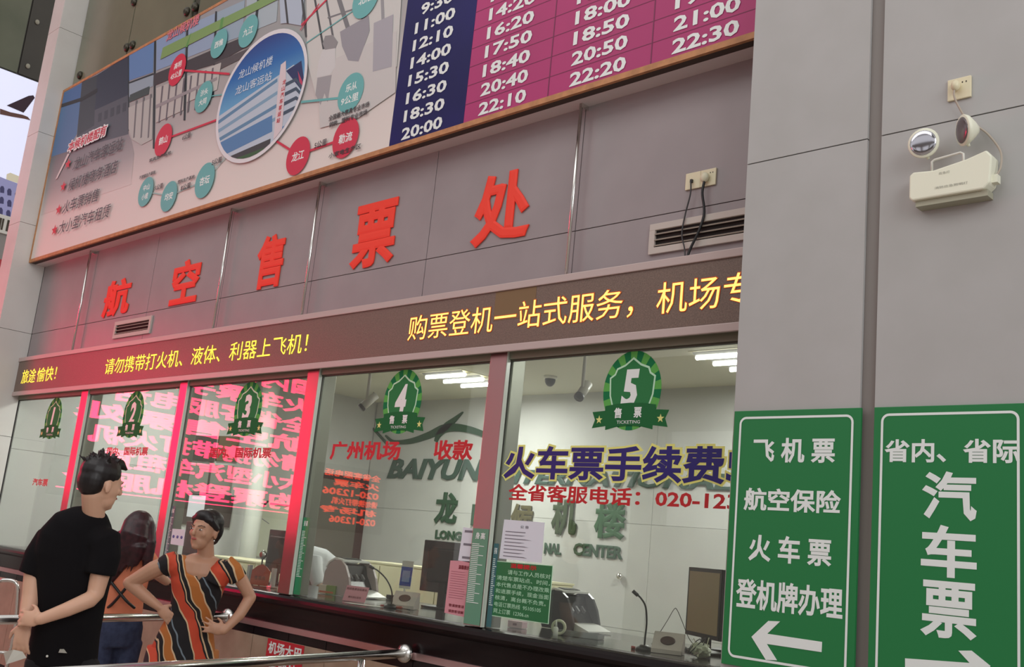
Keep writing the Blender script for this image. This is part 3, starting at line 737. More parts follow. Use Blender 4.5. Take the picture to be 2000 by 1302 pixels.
for k in range(3): ello('icon', mat('icon blue', (84, 100, 160), .6), (-7.40+.06*k, YG-.0015, 1.395), ((.018, 0, 0), (0, .001, 0), (0, 0, .012)), t, 10, 5)

# ------------------------------------------------------------------ red poster on the counter front
t = thing('airport_bus_poster', 'red poster with white characters on the counter front', 'poster')
x0, x1 = -5.93, -5.53
boxo('sheet', mat('red poster', (196, 34, 48), .5), x0, x1, -.026, -.0225, .55, .835, t)
lettering('lettering', '机场大巴', M_signw, x0+.02, x1-.01, .745, .82, -.0275, t, off=.03)
lettering('lettering', '售票处', M_signw, x0+.04, x1-.04, .64, .71, -.0275, t, off=.02)

# ------------------------------------------------------------------ sockets, plug cables
def socket(x0, z0, lab, y, plug=None, n=1):
    t = thing('wall_socket', lab, 'socket')
    m = mat('socket cream', (226, 216, 184), .4)
    for k in range(n):
        boxo('face_plate', m, x0+.0885*k, x0+.0885*k+.0875, y-.010, y-.0005, z0, z0+.086, t, .003)
        if k == n-1:
            for dx in (.054, .068): boxo('socket_hole', mat('socket hole', (50, 40, 30), .6), x0+.0885*k+dx, x0+.0885*k+dx+.004, y-.0108, y-.009, z0+.062, z0+.068, t)
    return t
s1_ = socket(-2.911, 3.331, 'double cream socket high on the grey wall above the wide vent', 0, n=2)
pl = thing('power_plug', 'round cream plug with thick black cable above the wide vent', 'plug')
ello('plug_body', M_cream, (-2.790, -.022, 3.372), ((.024, 0, 0), (0, .016, 0), (0, 0, .026)), pl)
tubeo('cable', M_black, curvepts([(-2.789, -.024, 3.350), (-2.795, -.026, 3.29), (-2.780, -.022, 3.19), (-2.80, -.028, 3.10), (-2.835, -.035, 3.02), (-2.85, -.04, 2.97)]), .0065, pl, 8)
pl = thing('network_cable', 'thin dark cable from the left socket down over the wide vent', 'cable')
boxo('connector', M_black, -2.876, -2.864, -.022, -.008, 3.362, 3.378, pl)
tubeo('cable', M_dark, curvepts([(-2.870, -.022, 3.365), (-2.866, -.024, 3.30), (-2.890, -.022, 3.20), (-2.898, -.028, 3.10), (-2.872, -.035, 3.02), (-2.858, -.045, 2.968)]), .0038, pl, 8)
socket(-1.497, 3.325, 'single cream socket above the emergency light on the right pier', YP)
pl = thing('lamp_plug', 'cream plug and cable running down to the emergency light', 'plug')
ello('plug_body', mat('socket cream', ()), (-1.460, YP-.026, 3.374), ((.017, 0, 0), (0, .018, 0), (0, 0, .021)), pl)
mcab = mat('beige cable', (176, 164, 150), .5)
tubeo('cable', mcab, curvepts([(-1.463, YP-.03, 3.356), (-1.463, YP-.03, 3.33), (-1.45, YP-.022, 3.29), (-1.42, YP-.012, 3.23), (-1.375, YP-.012, 3.19), (-1.34, YP-.012, 3.15), (-1.300, YP-.02, 3.08), (-1.295, YP-.03, 3.02), (-1.305, YP-.04, 2.985)]), .0038, pl, 8)
# emergency light
t = thing('emergency_light', 'cream twin-head emergency light with carry handle on the right pier', 'emergency light')
bx0, bx1, bz0 = -1.612, -1.312, 2.930
mb = mat('aged cream housing', (236, 236, 216), .4)
prof = [(bx0, bz0+.012), (bx0+.012, bz0), (bx1-.03, bz0), (bx1-.008, bz0+.02), (bx1, bz0+.12), (bx1-.02, bz0+.145), (bx1-.09, bz0+.125), (bx0+.09, bz0+.105), (bx0+.015, bz0+.112), (bx0, bz0+.10)]
o = prismo('housing', mb, prof, YP-.070, YP-.001, t)
md = o.modifiers.new('bevel', 'BEVEL'); md.width = .006; md.segments = 2
boxo('rear_base', mat('housing shadow part', (168, 166, 146), .5), bx0+.02, bx1-.02, YP-.055, YP-.001, bz0-.022, bz0+.002, t)
bm = bmesh.new(); tube(bm, [(-1.53, YP-.06, bz0+.105), (-1.53, YP-.062, bz0+.142), (-1.52, YP-.062, bz0+.148), (-1.425, YP-.062, bz0+.157), (-1.415, YP-.062, bz0+.15), (-1.415, YP-.06, bz0+.115)], .0045, 8, cap='flat'); bmobj('handle', bm, M_white, t, True)
def lamp_head(cx, cz, d, lens, r=.056):
    d = Vector(d).normalized(); s, u = frame_of(d); c = Vector((cx, YP-.075, cz))
    bm = bmesh.new(); tube(bm, [c-d*.050, c-d*.035, c-d*.010, c+d*.004, c+d*.007], [.016, .032, r*.96, r*1.03, r*.98], 24, cap='flat'); bmesh.ops.recalc_face_normals(bm, faces=bm.faces)
    h = bmobj('lamp_head', bm, mb, t, True)
    bm = bmesh.new(); tube(bm, [c+d*.0065, c+d*.0085], [r*.86, r*.86], 24, cap='flat'); bmobj('reflector_rim', bm, M_steel, h)
    ello('lens', lens, c+d*.0085, (s*r*.84, u*r*.84, d*.006), h, 24, 8)
    bm = bmesh.new(); tube(bm, [(cx+.008, YP-.05, cz-.055), (cx+.004, YP-.06, cz-.03)], .006, 8, cap='flat'); bmobj('stem', bm, mb, h, True)
lamp_head(-1.556, 3.146, (.12, -1, -.10), mat('lamp reflector', (205, 205, 215), .12, 1))
lamp_head(-1.408, 3.165, (-.75, -.75, -.15), mat('grey lamp lens', (120, 110, 112), .2, .5))
boxo('cable_gland', mb, -1.322, -1.300, YP-.05, YP-.02, 2.955, 2.985, t)
lettering('lettering', '消防应急照明灯', mat('faint grey ink', (160, 160, 150), .6), -1.515, -1.395, bz0+.028, bz0+.038, YP-.0712, t)
lettering('lettering', '应急灯', mat('faint grey ink', ()), -1.500, -1.46, bz0+.082, bz0+.092, YP-.0712, t)

# ------------------------------------------------------------------ queue rails
ZR = .921
def rail(lab, a, b, post_t, flange=True):
    t = thing('queue_rail', lab, 'rail', 'steel queue rails in front of the counter')
    a = Vector(a); b = Vector(b)
    tubeo('handrail', M_steel, [a, b], .024, t, 20)
    d = (b-a).normalized()
    if flange:
        bm = bmesh.new(); tube(bm, [a, a+d*.012, a+d*.03, a+d*.04, a+d*.05], [.03, .050, .050, .035, .025], 20, cap='flat'); bmesh.ops.recalc_face_normals(bm, faces=bm.faces)
        bmobj('wall_flange', bm, M_steel, t, True)
    for k in post_t:
        p = a+(b-a)*k
        tubeo('post', M_steel, [(p.x, p.y, 0), (p.x, p.y, ZR-.012)], .019, t, 16)
        bm = bmesh.new(); tube(bm, [(p.x, p.y, 0), (p.x, p.y, .006), (p.x, p.y, .02)], [.05, .05, .03], 16, cap='flat'); bmobj('foot_plate', bm, M_steel, t, True)
    return t
rail('steel queue rail crossing in front of the man in black', (-4.555, -.037, ZR), (-3.72, -3.0, ZR), (.135, .55, .98))
rail('steel queue rail in front of the woman in the orange top', (-6.40, -.037, ZR), (-5.65, -2.1, ZR), (.22, .97))
# chrome frame and printed rack at the lower left
t = thing('chrome_rack_frame', 'bent chrome tube frame left of the man in black', 'frame')
def onD(px, py, d): return CAM + ray(px, py)*d
dr = 6.4
P = [onD(2, 1133, dr), onD(20, 1133, dr), onD(31, 1138, dr), onD(35, 1152, dr), onD(33, 1190, dr), onD(30, 1225, dr), onD(16, 1290, dr), onD(4, 1340, dr)]
P.append(Vector((P[-1].x, P[-1].y, 0.0)))
tubeo('bent_tube', M_steel, curvepts(P, 4), .012, t, 10)
tubeo('cross_tube', M_steel, [onD(-60, 1272, dr), onD(18, 1274, dr)], .010, t, 10)
tubeo('cross_tube', M_steel, [onD(-60, 1137, dr), onD(4, 1133, dr)], .012, t, 10)
ff = onD(-60, 1137, dr); tubeo('bent_tube', M_steel, [ff, (ff.x, ff.y, 0)], .012, t, 10)

# ------------------------------------------------------------------ office interior
# back wall letters
M_lg = mat('dark green wall letter', (12, 68, 36), .6); M_lg2 = mat('grey green wall letter', (44, 76, 64), .6)
YL = 4.505
t = thing('airport_wall_logo', 'dark green swoosh plane logo on the office back wall', 'wall logo')
def arc(name, pts, wd):
    P = [pp_ for pp_ in pts]
    top, bot = [], []
    C = curvepts([(onY(a, b, YL).x, onY(a, b, YL).z, 0) for a, b in P], 5); n = len(C)
    for i, c in enumerate(C):
        d = (C[min(i+1, n-1)]-C[max(i-1, 0)]).normalized(); nn = Vector((-d.y, d.x, 0)); f = i/(n-1)
        ww = wd[0]*(1-f)**1+wd[2]*f if len(wd) == 3 and False else (wd[0]*(1-2*f)+wd[1]*2*f if f < .5 else wd[1]*(2-2*f)+wd[2]*(2*f-1))
        top.append((c.x+nn.x*ww/2, c.y+nn.y*ww/2)); bot.append((c.x-nn.x*ww/2, c.y-nn.y*ww/2))
    bm = bmesh.new()
    T = [bm.verts.new((a, YL, z)) for a, z in top]; B = [bm.verts.new((a, YL, z)) for a, z in bot]
    for i in range(n-1): bm.faces.new((T[i], T[i+1], B[i+1], B[i]))
    r = bmesh.ops.extrude_face_region(bm, geom=list(bm.faces))
    for e in r['geom']:
        if isinstance(e, bmesh.types.BMVert): e.co.y += .02
    bmesh.ops.recalc_face_normals(bm, faces=bm.faces)
    bmobj(name, bm, M_lg, t)
arc('swoosh', [(752, 850), (768, 862), (800, 861), (835, 850), (862, 838), (885, 834), (915, 838), (950, 850), (1000, 872)], (.02, .11, .05))
arc('wing_stroke', [(850, 862), (856, 848), (872, 832), (888, 818), (903, 804)], (.05, .11, .01))
arc('wing_stroke', [(756, 868), (740, 850), (722, 830), (712, 818)], (.03, .03, .01))
def wallword(lab, s, m, pbl, ptr, cat='wall lettering', off=.03, shear=0.0, thick=.022):
    t = thing('wall_lettering', lab, cat)
    letpx('lettering', s, m, pbl, ptr, YL+.02, t, off=off, shear=shear, thick=thick); return t
wallword('grey-green slanted Latin word BAIYUN below the swoosh on the back wall', 'BAIYUN', M_lg2, (757, 934), (948, 897), off=.04, shear=.25)
wallword('grey-green slanted Latin capitals mostly hidden behind the navy characters', 'INTERNATIONAL', M_lg2, (962, 943), (1434, 925), off=.04, shear=.25)
for s, a, b, m, lab in (('龙', (848, 1022), (898, 962), M_lg, 'green wall character 龙, between window numbers 4 and the pink-lit post'), ('山', (920, 1030), (968, 975), M_lg, 'green wall character 山, mostly hidden by the post left of window 5'),
                        ('候', (996, 1040), (1046, 985), mat('olive wall letter', (78, 72, 28), .6), 'olive wall character 候, above the white notice'), ('机', (1076, 1044), (1131, 972), mat('olive green wall letter', (42, 64, 20), .6), 'olive green wall character 机 on the back wall'),
                        ('楼', (1160, 1050), (1226, 982), mat('green wall letter', (12, 84, 32), .6), 'green wall character 楼, rightmost on the back wall')):
    o = letpx('wall_character', s, m, a, b, YL+.02, None, off=.04, thick=.022); tag(o, lab, 'wall character', 'green characters on the office back wall')
for s, a, b, lab in (('LONG', (850, 1052), (903, 1038), 'small green Latin word LONG on the back wall of window 4'), ('SHAN TERMI', (910, 1060), (1057, 1044), 'small green Latin letters mostly hidden behind the white notice'), ('NAL', (1063, 1081), (1098, 1062), 'small green Latin letters NAL right of the white notice'), ('CENTER', (1120, 1084), (1218, 1067), 'small green Latin word CENTER on the back wall')):
    wallword(lab, s, M_lg, a, b, off=.05, thick=.014)
ello('steel_stud', M_steel, onY(1210, 1125, 4.50), ((.035, 0, 0), (0, .03, 0), (0, 0, .035)), None)
tag(bpy.data.objects['steel_stud'], 'small chrome knob on the pale office back wall', 'stud')
# ceiling fixtures
M_tube = mat('fluorescent tube', (255, 252, 244), .5, emit=9)
def fixture(cx, cy, lab, power=62):
    t = thing('troffer_light', lab, 'ceiling light', 'three-tube ceiling lights in the office')
    for k in (-1, 0, 1):
        tubeo('tube', M_tube, [(cx-.31, cy+.26*k, 3.262), (cx+.29, cy+.26*k, 3.262)], .020, t, 10)
        bm = bmesh.new(); y = cy+.26*k
        v = [bm.verts.new(p) for p in ((cx-.31, y-.075, 3.295), (cx-.31, y-.03, 3.275), (cx-.31, y+.03, 3.275), (cx-.31, y+.075, 3.295), (cx+.31, y-.075, 3.295), (cx+.31, y-.03, 3.275), (cx+.31, y+.03, 3.275), (cx+.31, y+.075, 3.295))]
        for a in ((0, 1, 5, 4), (1, 2, 6, 5), (2, 3, 7, 6)): bm.faces.new([v[i] for i in a])
        bmobj('reflector', bm, mat('troffer reflector', (236, 238, 240), .25, .6), t)
    boxo('housing', mat('troffer pan', (215, 210, 180), .5), cx-.33, cx+.33, cy-.36, cy+.36, 3.296, 3.2995, t)
    l = area('office_light', (cx, cy, 3.24), (0, 0, 0), .6, .6, power, (1, .985, .97)); l.parent = t
fixture(-8.12, 3.43, 'three-tube ceiling light seen through window 4')
fixture(-4.68, 3.42, 'three-tube ceiling light at the top right of window 5')
fixture(-9.6, 1.3, 'ceiling light over the left end of the office', 70)
fixture(-1.6, 2.4, 'ceiling light hidden behind the right pier', 60)
# CCTV cameras
def cctv(p, d, lab, mount=True):
    t = thing('bullet_camera', lab, 'security camera', 'bullet cameras under the office ceiling')
    p = Vector(p); d = Vector(d).normalized()
    bm = bmesh.new(); tube(bm, [p-d*.10, p+d*.045], .032, 14, cap='flat'); bmesh.ops.recalc_face_normals(bm, faces=bm.faces); b = bmobj('camera_body', bm, M_white, t, True)
    bm = bmesh.new(); tube(bm, [p+d*.040, p+d*.062], .034, 14, cap='flat'); bmesh.ops.recalc_face_normals(bm, faces=bm.faces); bmobj('lens_hood', bm, M_black, t, True)
    tubeo('ceiling_arm', M_white, [(p.x, p.y, p.z+.03), (p.x, p.y, 3.285)], .012, t, 10)
    bm = bmesh.new(); tube(bm, [(p.x, p.y, 3.27), (p.x, p.y, 3.299)], .045, 14, cap='flat'); bmobj('ceiling_plate', bm, M_white, t, True)
pc4 = onD(716, 787, 8.2); pc5 = onD(1137, 766, 7.0)
cctv(pc4, (-.3, -.6, -.75), 'white bullet camera hanging in window 4')
cctv(pc5, (.15, -.7, -.7), 'white bullet camera with straight arm in window 5')
t = thing('dome_camera', 'small black dome camera under the ceiling in window 5', 'security camera')
pd = onZ(1075, 738, 3.28)
bm = bmesh.new(); tube(bm, [(pd.x, pd.y, 3.27), (pd.x, pd.y, 3.299)], [.065, .07], 18, cap='flat'); bmesh.ops.recalc_face_normals(bm, faces=bm.faces); bmobj('base_ring', bm, M_white, t, True)
ello('dome', M_black, (pd.x, pd.y, 3.262), ((.055, 0, 0), (0, .055, 0), (0, 0, .07)), t)

# left office wall: notice boards, plan, dark panel
def wallbox(name, lab, cat, m, pts, th, x=XL+.004, sub=()):
    t = thing(name, lab, cat)
    P = xpoly(pts, x)
    prismo('board', m, P, x, x+th, t, 'X')
    for nm, mm, q in sub: prismo(nm, mm, xpoly(q, x+th), x+th, x+th+.003, t, 'X')
    return t
M_bd = mat('dark notice board', (62, 52, 46), .5)
wallbox('notice_board', 'dark framed board, upper left of the pair behind window 3', 'notice board', M_bd, [(377, 850), (422, 851), (416, 902), (369, 898)], .03)
wallbox('notice_board', 'brown framed board, upper right of the pair behind window 3', 'notice board', mat('brown notice board', (104, 84, 56), .5), [(427, 851), (466, 852), (459, 901), (420, 899)], .03)
wallbox('notice_board', 'grey board below the dark one behind window 3', 'notice board', mat('grey notice board', (130, 130, 122), .5), [(369, 905), (456, 909), (448, 966), (360, 958)], .02, sub=[('divider', M_bd, [(410, 907), (414, 907), (406, 964), (402, 964)])])
wallbox('notice_board', 'lowest board with white sheet behind the woman in the patterned dress', 'notice board', M_bd, [(358, 962), (456, 968), (446, 1030), (350, 1022)], .02, sub=[('sheet', M_paper, [(370, 966), (402, 968), (396, 1012), (364, 1008)])])
wallbox('wall_plan', 'white plan sheet with black corner on the office wall behind window 3', 'poster', mat('plan sheet', (206, 210, 190), .6), [(503, 975), (600, 988), (590, 1100), (488, 1084)], .015,
        sub=[('corner_bar', M_black, [(505, 993), (522, 977), (526, 978), (508, 997)]), ('title_bar', mat('plan red', (196, 110, 110), .6), [(528, 981), (585, 988), (584, 992), (527, 985)]), ('pencil_line', M_ink2, [(512, 1012), (526, 1022), (525, 1023), (511, 1013)])])
wallbox('dark_cabinet_panel', 'dark brown panel with red frame behind the clerk in white', 'panel', mat('dark brown panel', (66, 34, 30), .5), [(600, 918), (724, 937), (690, 1150), (560, 1140)], .03,
        sub=[('inner_panel', mat('grey inner panel', (104, 98, 88), .5), [(610, 930), (705, 945), (680, 1140), (575, 1130)])])
t = thing('round_column', 'white round column inside the office behind window 3', 'column')
pcx = onX(495, 1000, XL+.30)
bm = bmesh.new(); tube(bm, [(pcx.x, pcx.y, 0), (pcx.x, pcx.y, 3.3)], .10, 24, cap='flat'); bmobj('shaft', bm, mat('white column paint', (226, 230, 222), .6), t, True)

# low counter furniture at the back
ZD = 1.119
def onT(px, py, z=ZD): return onZ(px, py, z)
def desk(name, lab, x0, x1, y0, y1, z0, z1, m):
    t = thing(name, lab, 'cabinet'); boxo('carcass', m, x0, x1, y0, y1, z0, z1, t, .005)
    boxo('top', m, x0-.01, x1+.01, y0-.01, y1+.01, z1, z1+.02, t, .003)
    n = max(2, int((x1-x0)/.4))
    for k in range(n):
        a = x0+(x1-x0)*k/n
        d = boxo('door', m, a+.008, a+(x1-x0)/n-.008, y0-.012, y0-.001, z0+.03, z1-.02, t, .002)
        boxo('handle', M_steel, a+(x1-x0)/n-.05, a+(x1-x0)/n-.04, y0-.022, y0-.011, (z0+z1)/2-.04, (z0+z1)/2+.04, d)
    return t
M_beige = mat('beige laminate', (216, 212, 180), .5)
desk('filing_cabinet', 'beige cabinet row against the back wall behind window 4', -9.3, -6.6, 3.2, 3.7, 0, 1.28, M_beige)
desk('office_cabinet', 'pale cabinet behind window 3', -10.3, -9.2, 1.9, 2.4, 0, 1.18, M_beige)

def monitor_back(px, py, wd, h, z, rz, lab, front=None, d=None):
    """monitor standing on the counter; p = bottom centre"""
    t = thing('computer_monitor', lab, 'monitor', 'monitors behind the ticket windows')
    p = onZ(px, py, ZD)
    t.location = (p.x, p.y, ZD); t.rotation_euler = (0, 0, rz)
    Mx = Matrix.Translation(Vector((p.x, p.y, ZD))) @ Matrix.Rotation(rz, 4, 'Z')
    def b(n, m, *a, bev=.004, par=t): return boxo(n, m, *a, parent=par, bev=bev, M=Mx)
    b('base', M_black, -.11, .11, -.08, .08, .001, .014); b('stand', M_black, -.03, .03, -.01, .02, .012, z+h*.4)
    b('shell', M_dark, -wd/2, wd/2, -.02, .012, z, z+h, bev=.006)
    b('rear_bulge', M_black, -wd*.36, wd*.36, .010, .032, z+h*.2, z+h*.85, bev=.012)
    b('bezel', M_black, -wd/2+.001, wd/2-.001, -.024, -.018, z+.001, z+h-.001, bev=.001)
    b('screen', front or M_black, -wd/2+.018, wd/2-.018, -.0255, -.0235, z+.022, z+h-.02, bev=0)
    return t
M_scr = mat('brown lit screen', (122, 104, 74), .4, emit=.25)
monitor_back(862, 1189, .40, .33, .10, PI+.12, 'dark monitor seen from behind, beside the tall pink notice')
monitor_back(1376, 1276, .37, .34, .075, -.52, 'monitor with brown screen facing out in window 5', M_scr)
monitor_back(1422, 1273, .36, .33, .075, -1.2, 'second dark monitor squeezed beside the green sign')
monitor_back(537, 1140, .40, .32, .08, PI-.15, 'dark monitor seen from behind, beside the orange plate')
monitor_back(372, 1120, .40, .32, .08, PI-.1, 'dark monitor behind the face of the woman in the patterned dress')

def bill_counter(px, py, rz, lab, topm, sc=1.0, sidem=None):
    t = thing('bill_counter', lab, 'bill counter', 'bill counting machines on the counter')
    p = onZ(px, py, ZD); M = Matrix.Translation(Vector((p.x, p.y, ZD+.002))) @ Matrix.Rotation(rz, 4, 'Z') @ Matrix.Scale(sc, 4)
    def pr(nm, m, prof, x0, x1):
        bm = bmesh.new(); prism(bm, prof, x0, x1, 'X')
        for v in bm.verts: v.co = M @ v.co
        bmesh.ops.recalc_face_normals(bm, faces=bm.faces); return bmobj(nm, bm, m, t)
    side = [(-.13, 0), (.11, 0), (.13, .05), (.12, .15), (.085, .205), (.03, .235), (-.02, .235), (-.07, .20), (-.11, .13), (-.135, .05)]
    for x in (-.145, .125): pr('side_panel', sidem or mat('bill counter side', (176, 160, 158), .35), side, x, x+.02)
    core = [(-.10, .01), (.10, .01), (.115, .05), (.105, .15), (.07, .19), (.02, .215), (-.01, .205), (-.03, .14), (-.06, .10), (-.09, .05)]
    pr('body', mat('bill counter black', (16, 16, 18), .25), core, -.126, .126)
    pr('top_cover', topm, [(-.03, .226), (.05, .238), (.10, .21), (.12, .175), (.127, .18), (.105, .22), (.05, .25), (-.03, .238)], -.135, .135)
    pr('display_panel', mat('bill display', (44, 44, 48), .2), [(.0, .2445), (.05, .2515), (.09, .232), (.09, .234), (.05, .2545), (.0, .2475)], -.08, .08)
    for x in (-.06, 0, .06): pr('feed_roller', mat('roller grey', (120, 120, 122), .4), [(-.055, .10), (-.035, .13), (-.04, .15), (-.07, .12)], x-.008, x+.008)
    pr('note_tray', mat('tray white', (214, 214, 208), .4), [(-.24, .004), (-.10, .004), (-.10, .05), (-.14, .045), (-.24, .012)], -.12, .12)
    return t
bill_counter(682, 1163, 1.72, 'grey and black bill counting machine in window 4', mat('bill counter lid', (225, 225, 220), .35))
bill_counter(1112, 1229, 1.62, 'bill counting machine with white lid in window 5', mat('bill counter lid', ()), .9, mat('bill counter dark side', (70, 70, 74), .3))
def mic(base, tip, ctrl, lab):
    t = thing('gooseneck_microphone', lab, 'microphone', 'gooseneck microphones on the counter')
    b = onZ(base[0], base[1], ZD); d = (b-CAM).dot(CF)
    P = [b+Vector((0, 0, .012))]+[onD(x, y, d) for x, y in ctrl]+[onD(tip[0], tip[1], d)]
    bm = bmesh.new(); tube(bm, [b+Vector((0, 0, .001)), b+Vector((0, 0, .012)), b+Vector((0, 0, .026))], [.042, .040, .020], 16, cap='flat'); bmesh.ops.recalc_face_normals(bm, faces=bm.faces); bmobj('base', bm, M_black, t, True)
    tubeo('neck', M_black, curvepts(P, 6), .0045, t, 8)
    q = P[-1]; r_ = (P[-1]-P[-2]).normalized(); tubeo('capsule', M_black, [q-r_*.012, q+r_*.02], .009, t, 10)
    tubeo('red_switch', mat('red switch', (150, 40, 30), .4), [b+Vector((-.038, -.02, .008)), b+Vector((-.055, -.03, .008))], .008, t, 8)
mic((762, 1187), (727, 1108), [(766, 1170), (764, 1150), (754, 1130), (738, 1114)], 'black gooseneck microphone beside the bill counter in window 4')
mic((1258, 1270), (1242, 1159), [(1260, 1245), (1263, 1215), (1261, 1185), (1252, 1168)], 'black gooseneck microphone in window 5')
def intercom(px, py, rz, lab, sc=1):
    t = thing('counter_intercom', lab, 'intercom', 'wedge intercoms on the counter')
    p = onZ(px, py, ZD); M = Matrix.Translation(Vector((p.x, p.y, ZD+.002))) @ Matrix.Rotation(rz, 4, 'Z') @ Matrix.Scale(sc, 4)
    bm = bmesh.new(); prism(bm, [(-.055, 0), (.06, 0), (.05, .095), (.02, .10), (-.055, .02)], -.075, .075, 'X')
    for v in bm.verts: v.co = M @ v.co
    bmesh.ops.recalc_face_normals(bm, faces=bm.faces); bmobj('housing', bm, mat('intercom shell', (196, 184, 176), .45), t)
    n = Vector((0, -.08, .075)).normalized(); s = Vector((1, 0, 0)); u = n.cross(s)
    bm = bmesh.new(); ell(bm, Vector((0, -.018, .061))+n*.001, (s*.038, u*.028, n*.004), 20, 6)
    for v in bm.verts: v.co = M @ v.co
    bmobj('speaker_grille', bm, mat('brown grille', (66, 40, 34), .6), t, True)
    return t
intercom(790, 1188, .55, 'white wedge intercom with brown oval grille in window 4')
intercom(1304, 1276, .45, 'pale wedge intercom with brown oval grille in window 5', .95)
# cards on the counter
def standcard(name, lab, px, py, wd, h, m, rz=.3, tilt=-.2, lines=(), cat='card', z=0):
    t = thing(name, lab, cat); p = onZ(px, py, ZD)
    M = Matrix.Translation(Vector((p.x, p.y, ZD+.002+z))) @ Matrix.Rotation(rz, 4, 'Z') @ Matrix.Rotation(tilt, 4, 'X')
    boxo('card', m, -wd/2, wd/2, -.002, .002, 0, h, t, 0, M)
    for s, mm, x0, x1, z0, z1 in lines:
        vs, fs = textdata(s, .015); xs_ = [v[0] for v in vs]; ys_ = [v[1] for v in vs]; bm = bmesh.new()
        P = [bm.verts.new(M @ Vector((x0+(u-min(xs_))/(max(xs_)-min(xs_))*(x1-x0), -.0032, z0+(v-min(ys_))/(max(ys_)-min(ys_))*(z1-z0)))) for u, v, _ in vs]
        for f in fs:
            try: bm.faces.new([P[i] for i in f])
            except ValueError: pass
        bmobj('lettering', bm, mm, t)
    return t, M
standcard('pink_card', 'pink card with red text leaning on the bill counter', 690, 1175, .17, .10, mat('pink card', (214, 140, 152), .6), .3, -.35,
          [('网络售票自取票处', M_inkr, -.078, .078, .072, .088), ('请先排队取号', M_inkr, -.05, .05, .02, .034)])
t, M = standcard('payment_card', 'blue and white stand-up payment card behind the microphone', 787, 1176, .09, .185, M_white, .3, -.05, z=.09)
boxo('blue_field', mat('blue print', (54, 82, 178), .5), -.045, .045, -.0036, -.0024, .018, .145, t, 0, M)
boxo('pale_field', mat('pale blue print', (150, 166, 214), .5), -.03, .03, -.0046, -.0034, .045, .120, t, 0, M)
boxo('stem', M_white, -.006, .006, -.004, .004, -.088, 0, t, 0, M); boxo('acrylic_foot', M_white, -.04, .04, -.03, .03, -.088, -.082, t, .002, M)
t, M = standcard('orange_name_plate', 'orange house-shaped wooden plate on the counter in window 3', 505, 1143, .15, .105, mat('orange lacquer', (170, 58, 30), .35), .45, -.1, [('售票员', mat('dark engraved', (90, 26, 16), .5), -.045, .045, .035, .065)])
bm = bmesh.new(); prism(bm, [(-.075, .1), (.075, .1), (.035, .135), (0, .148), (-.035, .135)], -.002, .002)
for v in bm.verts: v.co = M @ v.co
bmesh.ops.recalc_face_normals(bm, faces=bm.faces); bmobj('gable', bm, mat('orange lacquer', ()), t)
for k, x in enumerate((484, 531)):
    t = thing('crystal_post', ('chrome and glass post left of the orange plate', 'chrome and glass post right of the orange plate')[k], 'post')
    p = onZ(x, 1140+8*k, ZD); boxo('column', mat('crystal', (214, 222, 222), .08, .6), p.x-.014, p.x+.014, p.y-.014, p.y+.014, ZD+.012, ZD+.135, t, .003)
    boxo('foot', M_steel, p.x-.028, p.x+.028, p.y-.028, p.y+.028, ZD+.001, ZD+.012, t, .002)
t = thing('desk_webcam', 'round silver camera with red face above the orange plate', 'webcam')
p = onD(514, 1083, (onZ(514, 1140, ZD)-CAM).dot(CF)+.1)
ello('ring', M_steel, p, ((.034, 0, 0), (0, .022, 0), (0, 0, .034)), t); ello('red_face', mat('red lens face', (196, 70, 60), .4), p+Vector((-.002, -.012, 0)), ((.022, 0, 0), (0, .014, 0), (0, 0, .022)), t)
tubeo('stalk', M_black, [(p.x, p.y, ZD+.001), (p.x, p.y, p.z-.03)], .006, t, 8)
# small things
t = thing('grey_tray', 'grey plastic change tray in front of the bill counter in window 5', 'tray')
p = onZ(1128, 1243, ZD); M = Matrix.Translation(Vector((p.x, p.y, ZD+.002))) @ Matrix.Rotation(.35, 4, 'Z')
mt = mat('tray grey', (128, 130, 128), .45)
boxo('bottom', mt, -.13, .13, -.05, .05, 0, .005, t, 0, M)
for a in ((-.13, .13, -.05, -.045), (-.13, .13, .045, .05), (-.13, -.125, -.045, .045), (.125, .13, -.045, .045)): boxo('rim', mt, *a, .005, .022, t, 0, M)
t = thing('glue_bottle', 'small white glue bottle standing by the grey tray', 'bottle')
p = onZ(1084, 1246, ZD)
bm = bmesh.new(); tube(bm, [(p.x, p.y, ZD+.001), (p.x, p.y, ZD+.05), (p.x, p.y, ZD+.056)], [.013, .013, .008], 12, cap='flat'); bmobj('body', bm, M_white, t, True)
bm = bmesh.new(); tube(bm, [(p.x, p.y, ZD+.0565), (p.x, p.y, ZD+.09)], [.007, .002], 12, cap='flat'); bmobj('nozzle', bm, M_white, t, True)
t = thing('tape_roll', 'cream tape roll standing behind the glue bottle', 'tape roll')
p = onZ(1090, 1240, ZD); s = Vector((.8, .6, 0)); n = Vector((-.6, .8, 0))
bm = bmesh.new(); N = 20
for k in range(N):
    pass
R1, R0 = .040, .026; V = []
for k in range(N):
    a = 2*PI*k/N; d = s*math.cos(a)+Vector((0, 0, 1))*math.sin(a)
    V.append([bm.verts.new(Vector((p.x, p.y, ZD+R1+.001))+d*r+n*q) for r, q in ((R1, -.012), (R1, .012), (R0, .012), (R0, -.012))])
for k in range(N):
    for j in range(4): bm.faces.new((V[k][j], V[(k+1) % N][j], V[(k+1) % N][(j+1) % 4], V[k][(j+1) % 4]))
bmesh.ops.recalc_face_normals(bm, faces=bm.faces); bmobj('roll', bm, M_cream, t, True)
t = thing('pink_ticket_box', 'small pink and white box under the green notice', 'box')
p = onZ(1010, 1226, ZD); M = Matrix.Translation(Vector((p.x, p.y, ZD+.002))) @ Matrix.Rotation(.25, 4, 'Z')
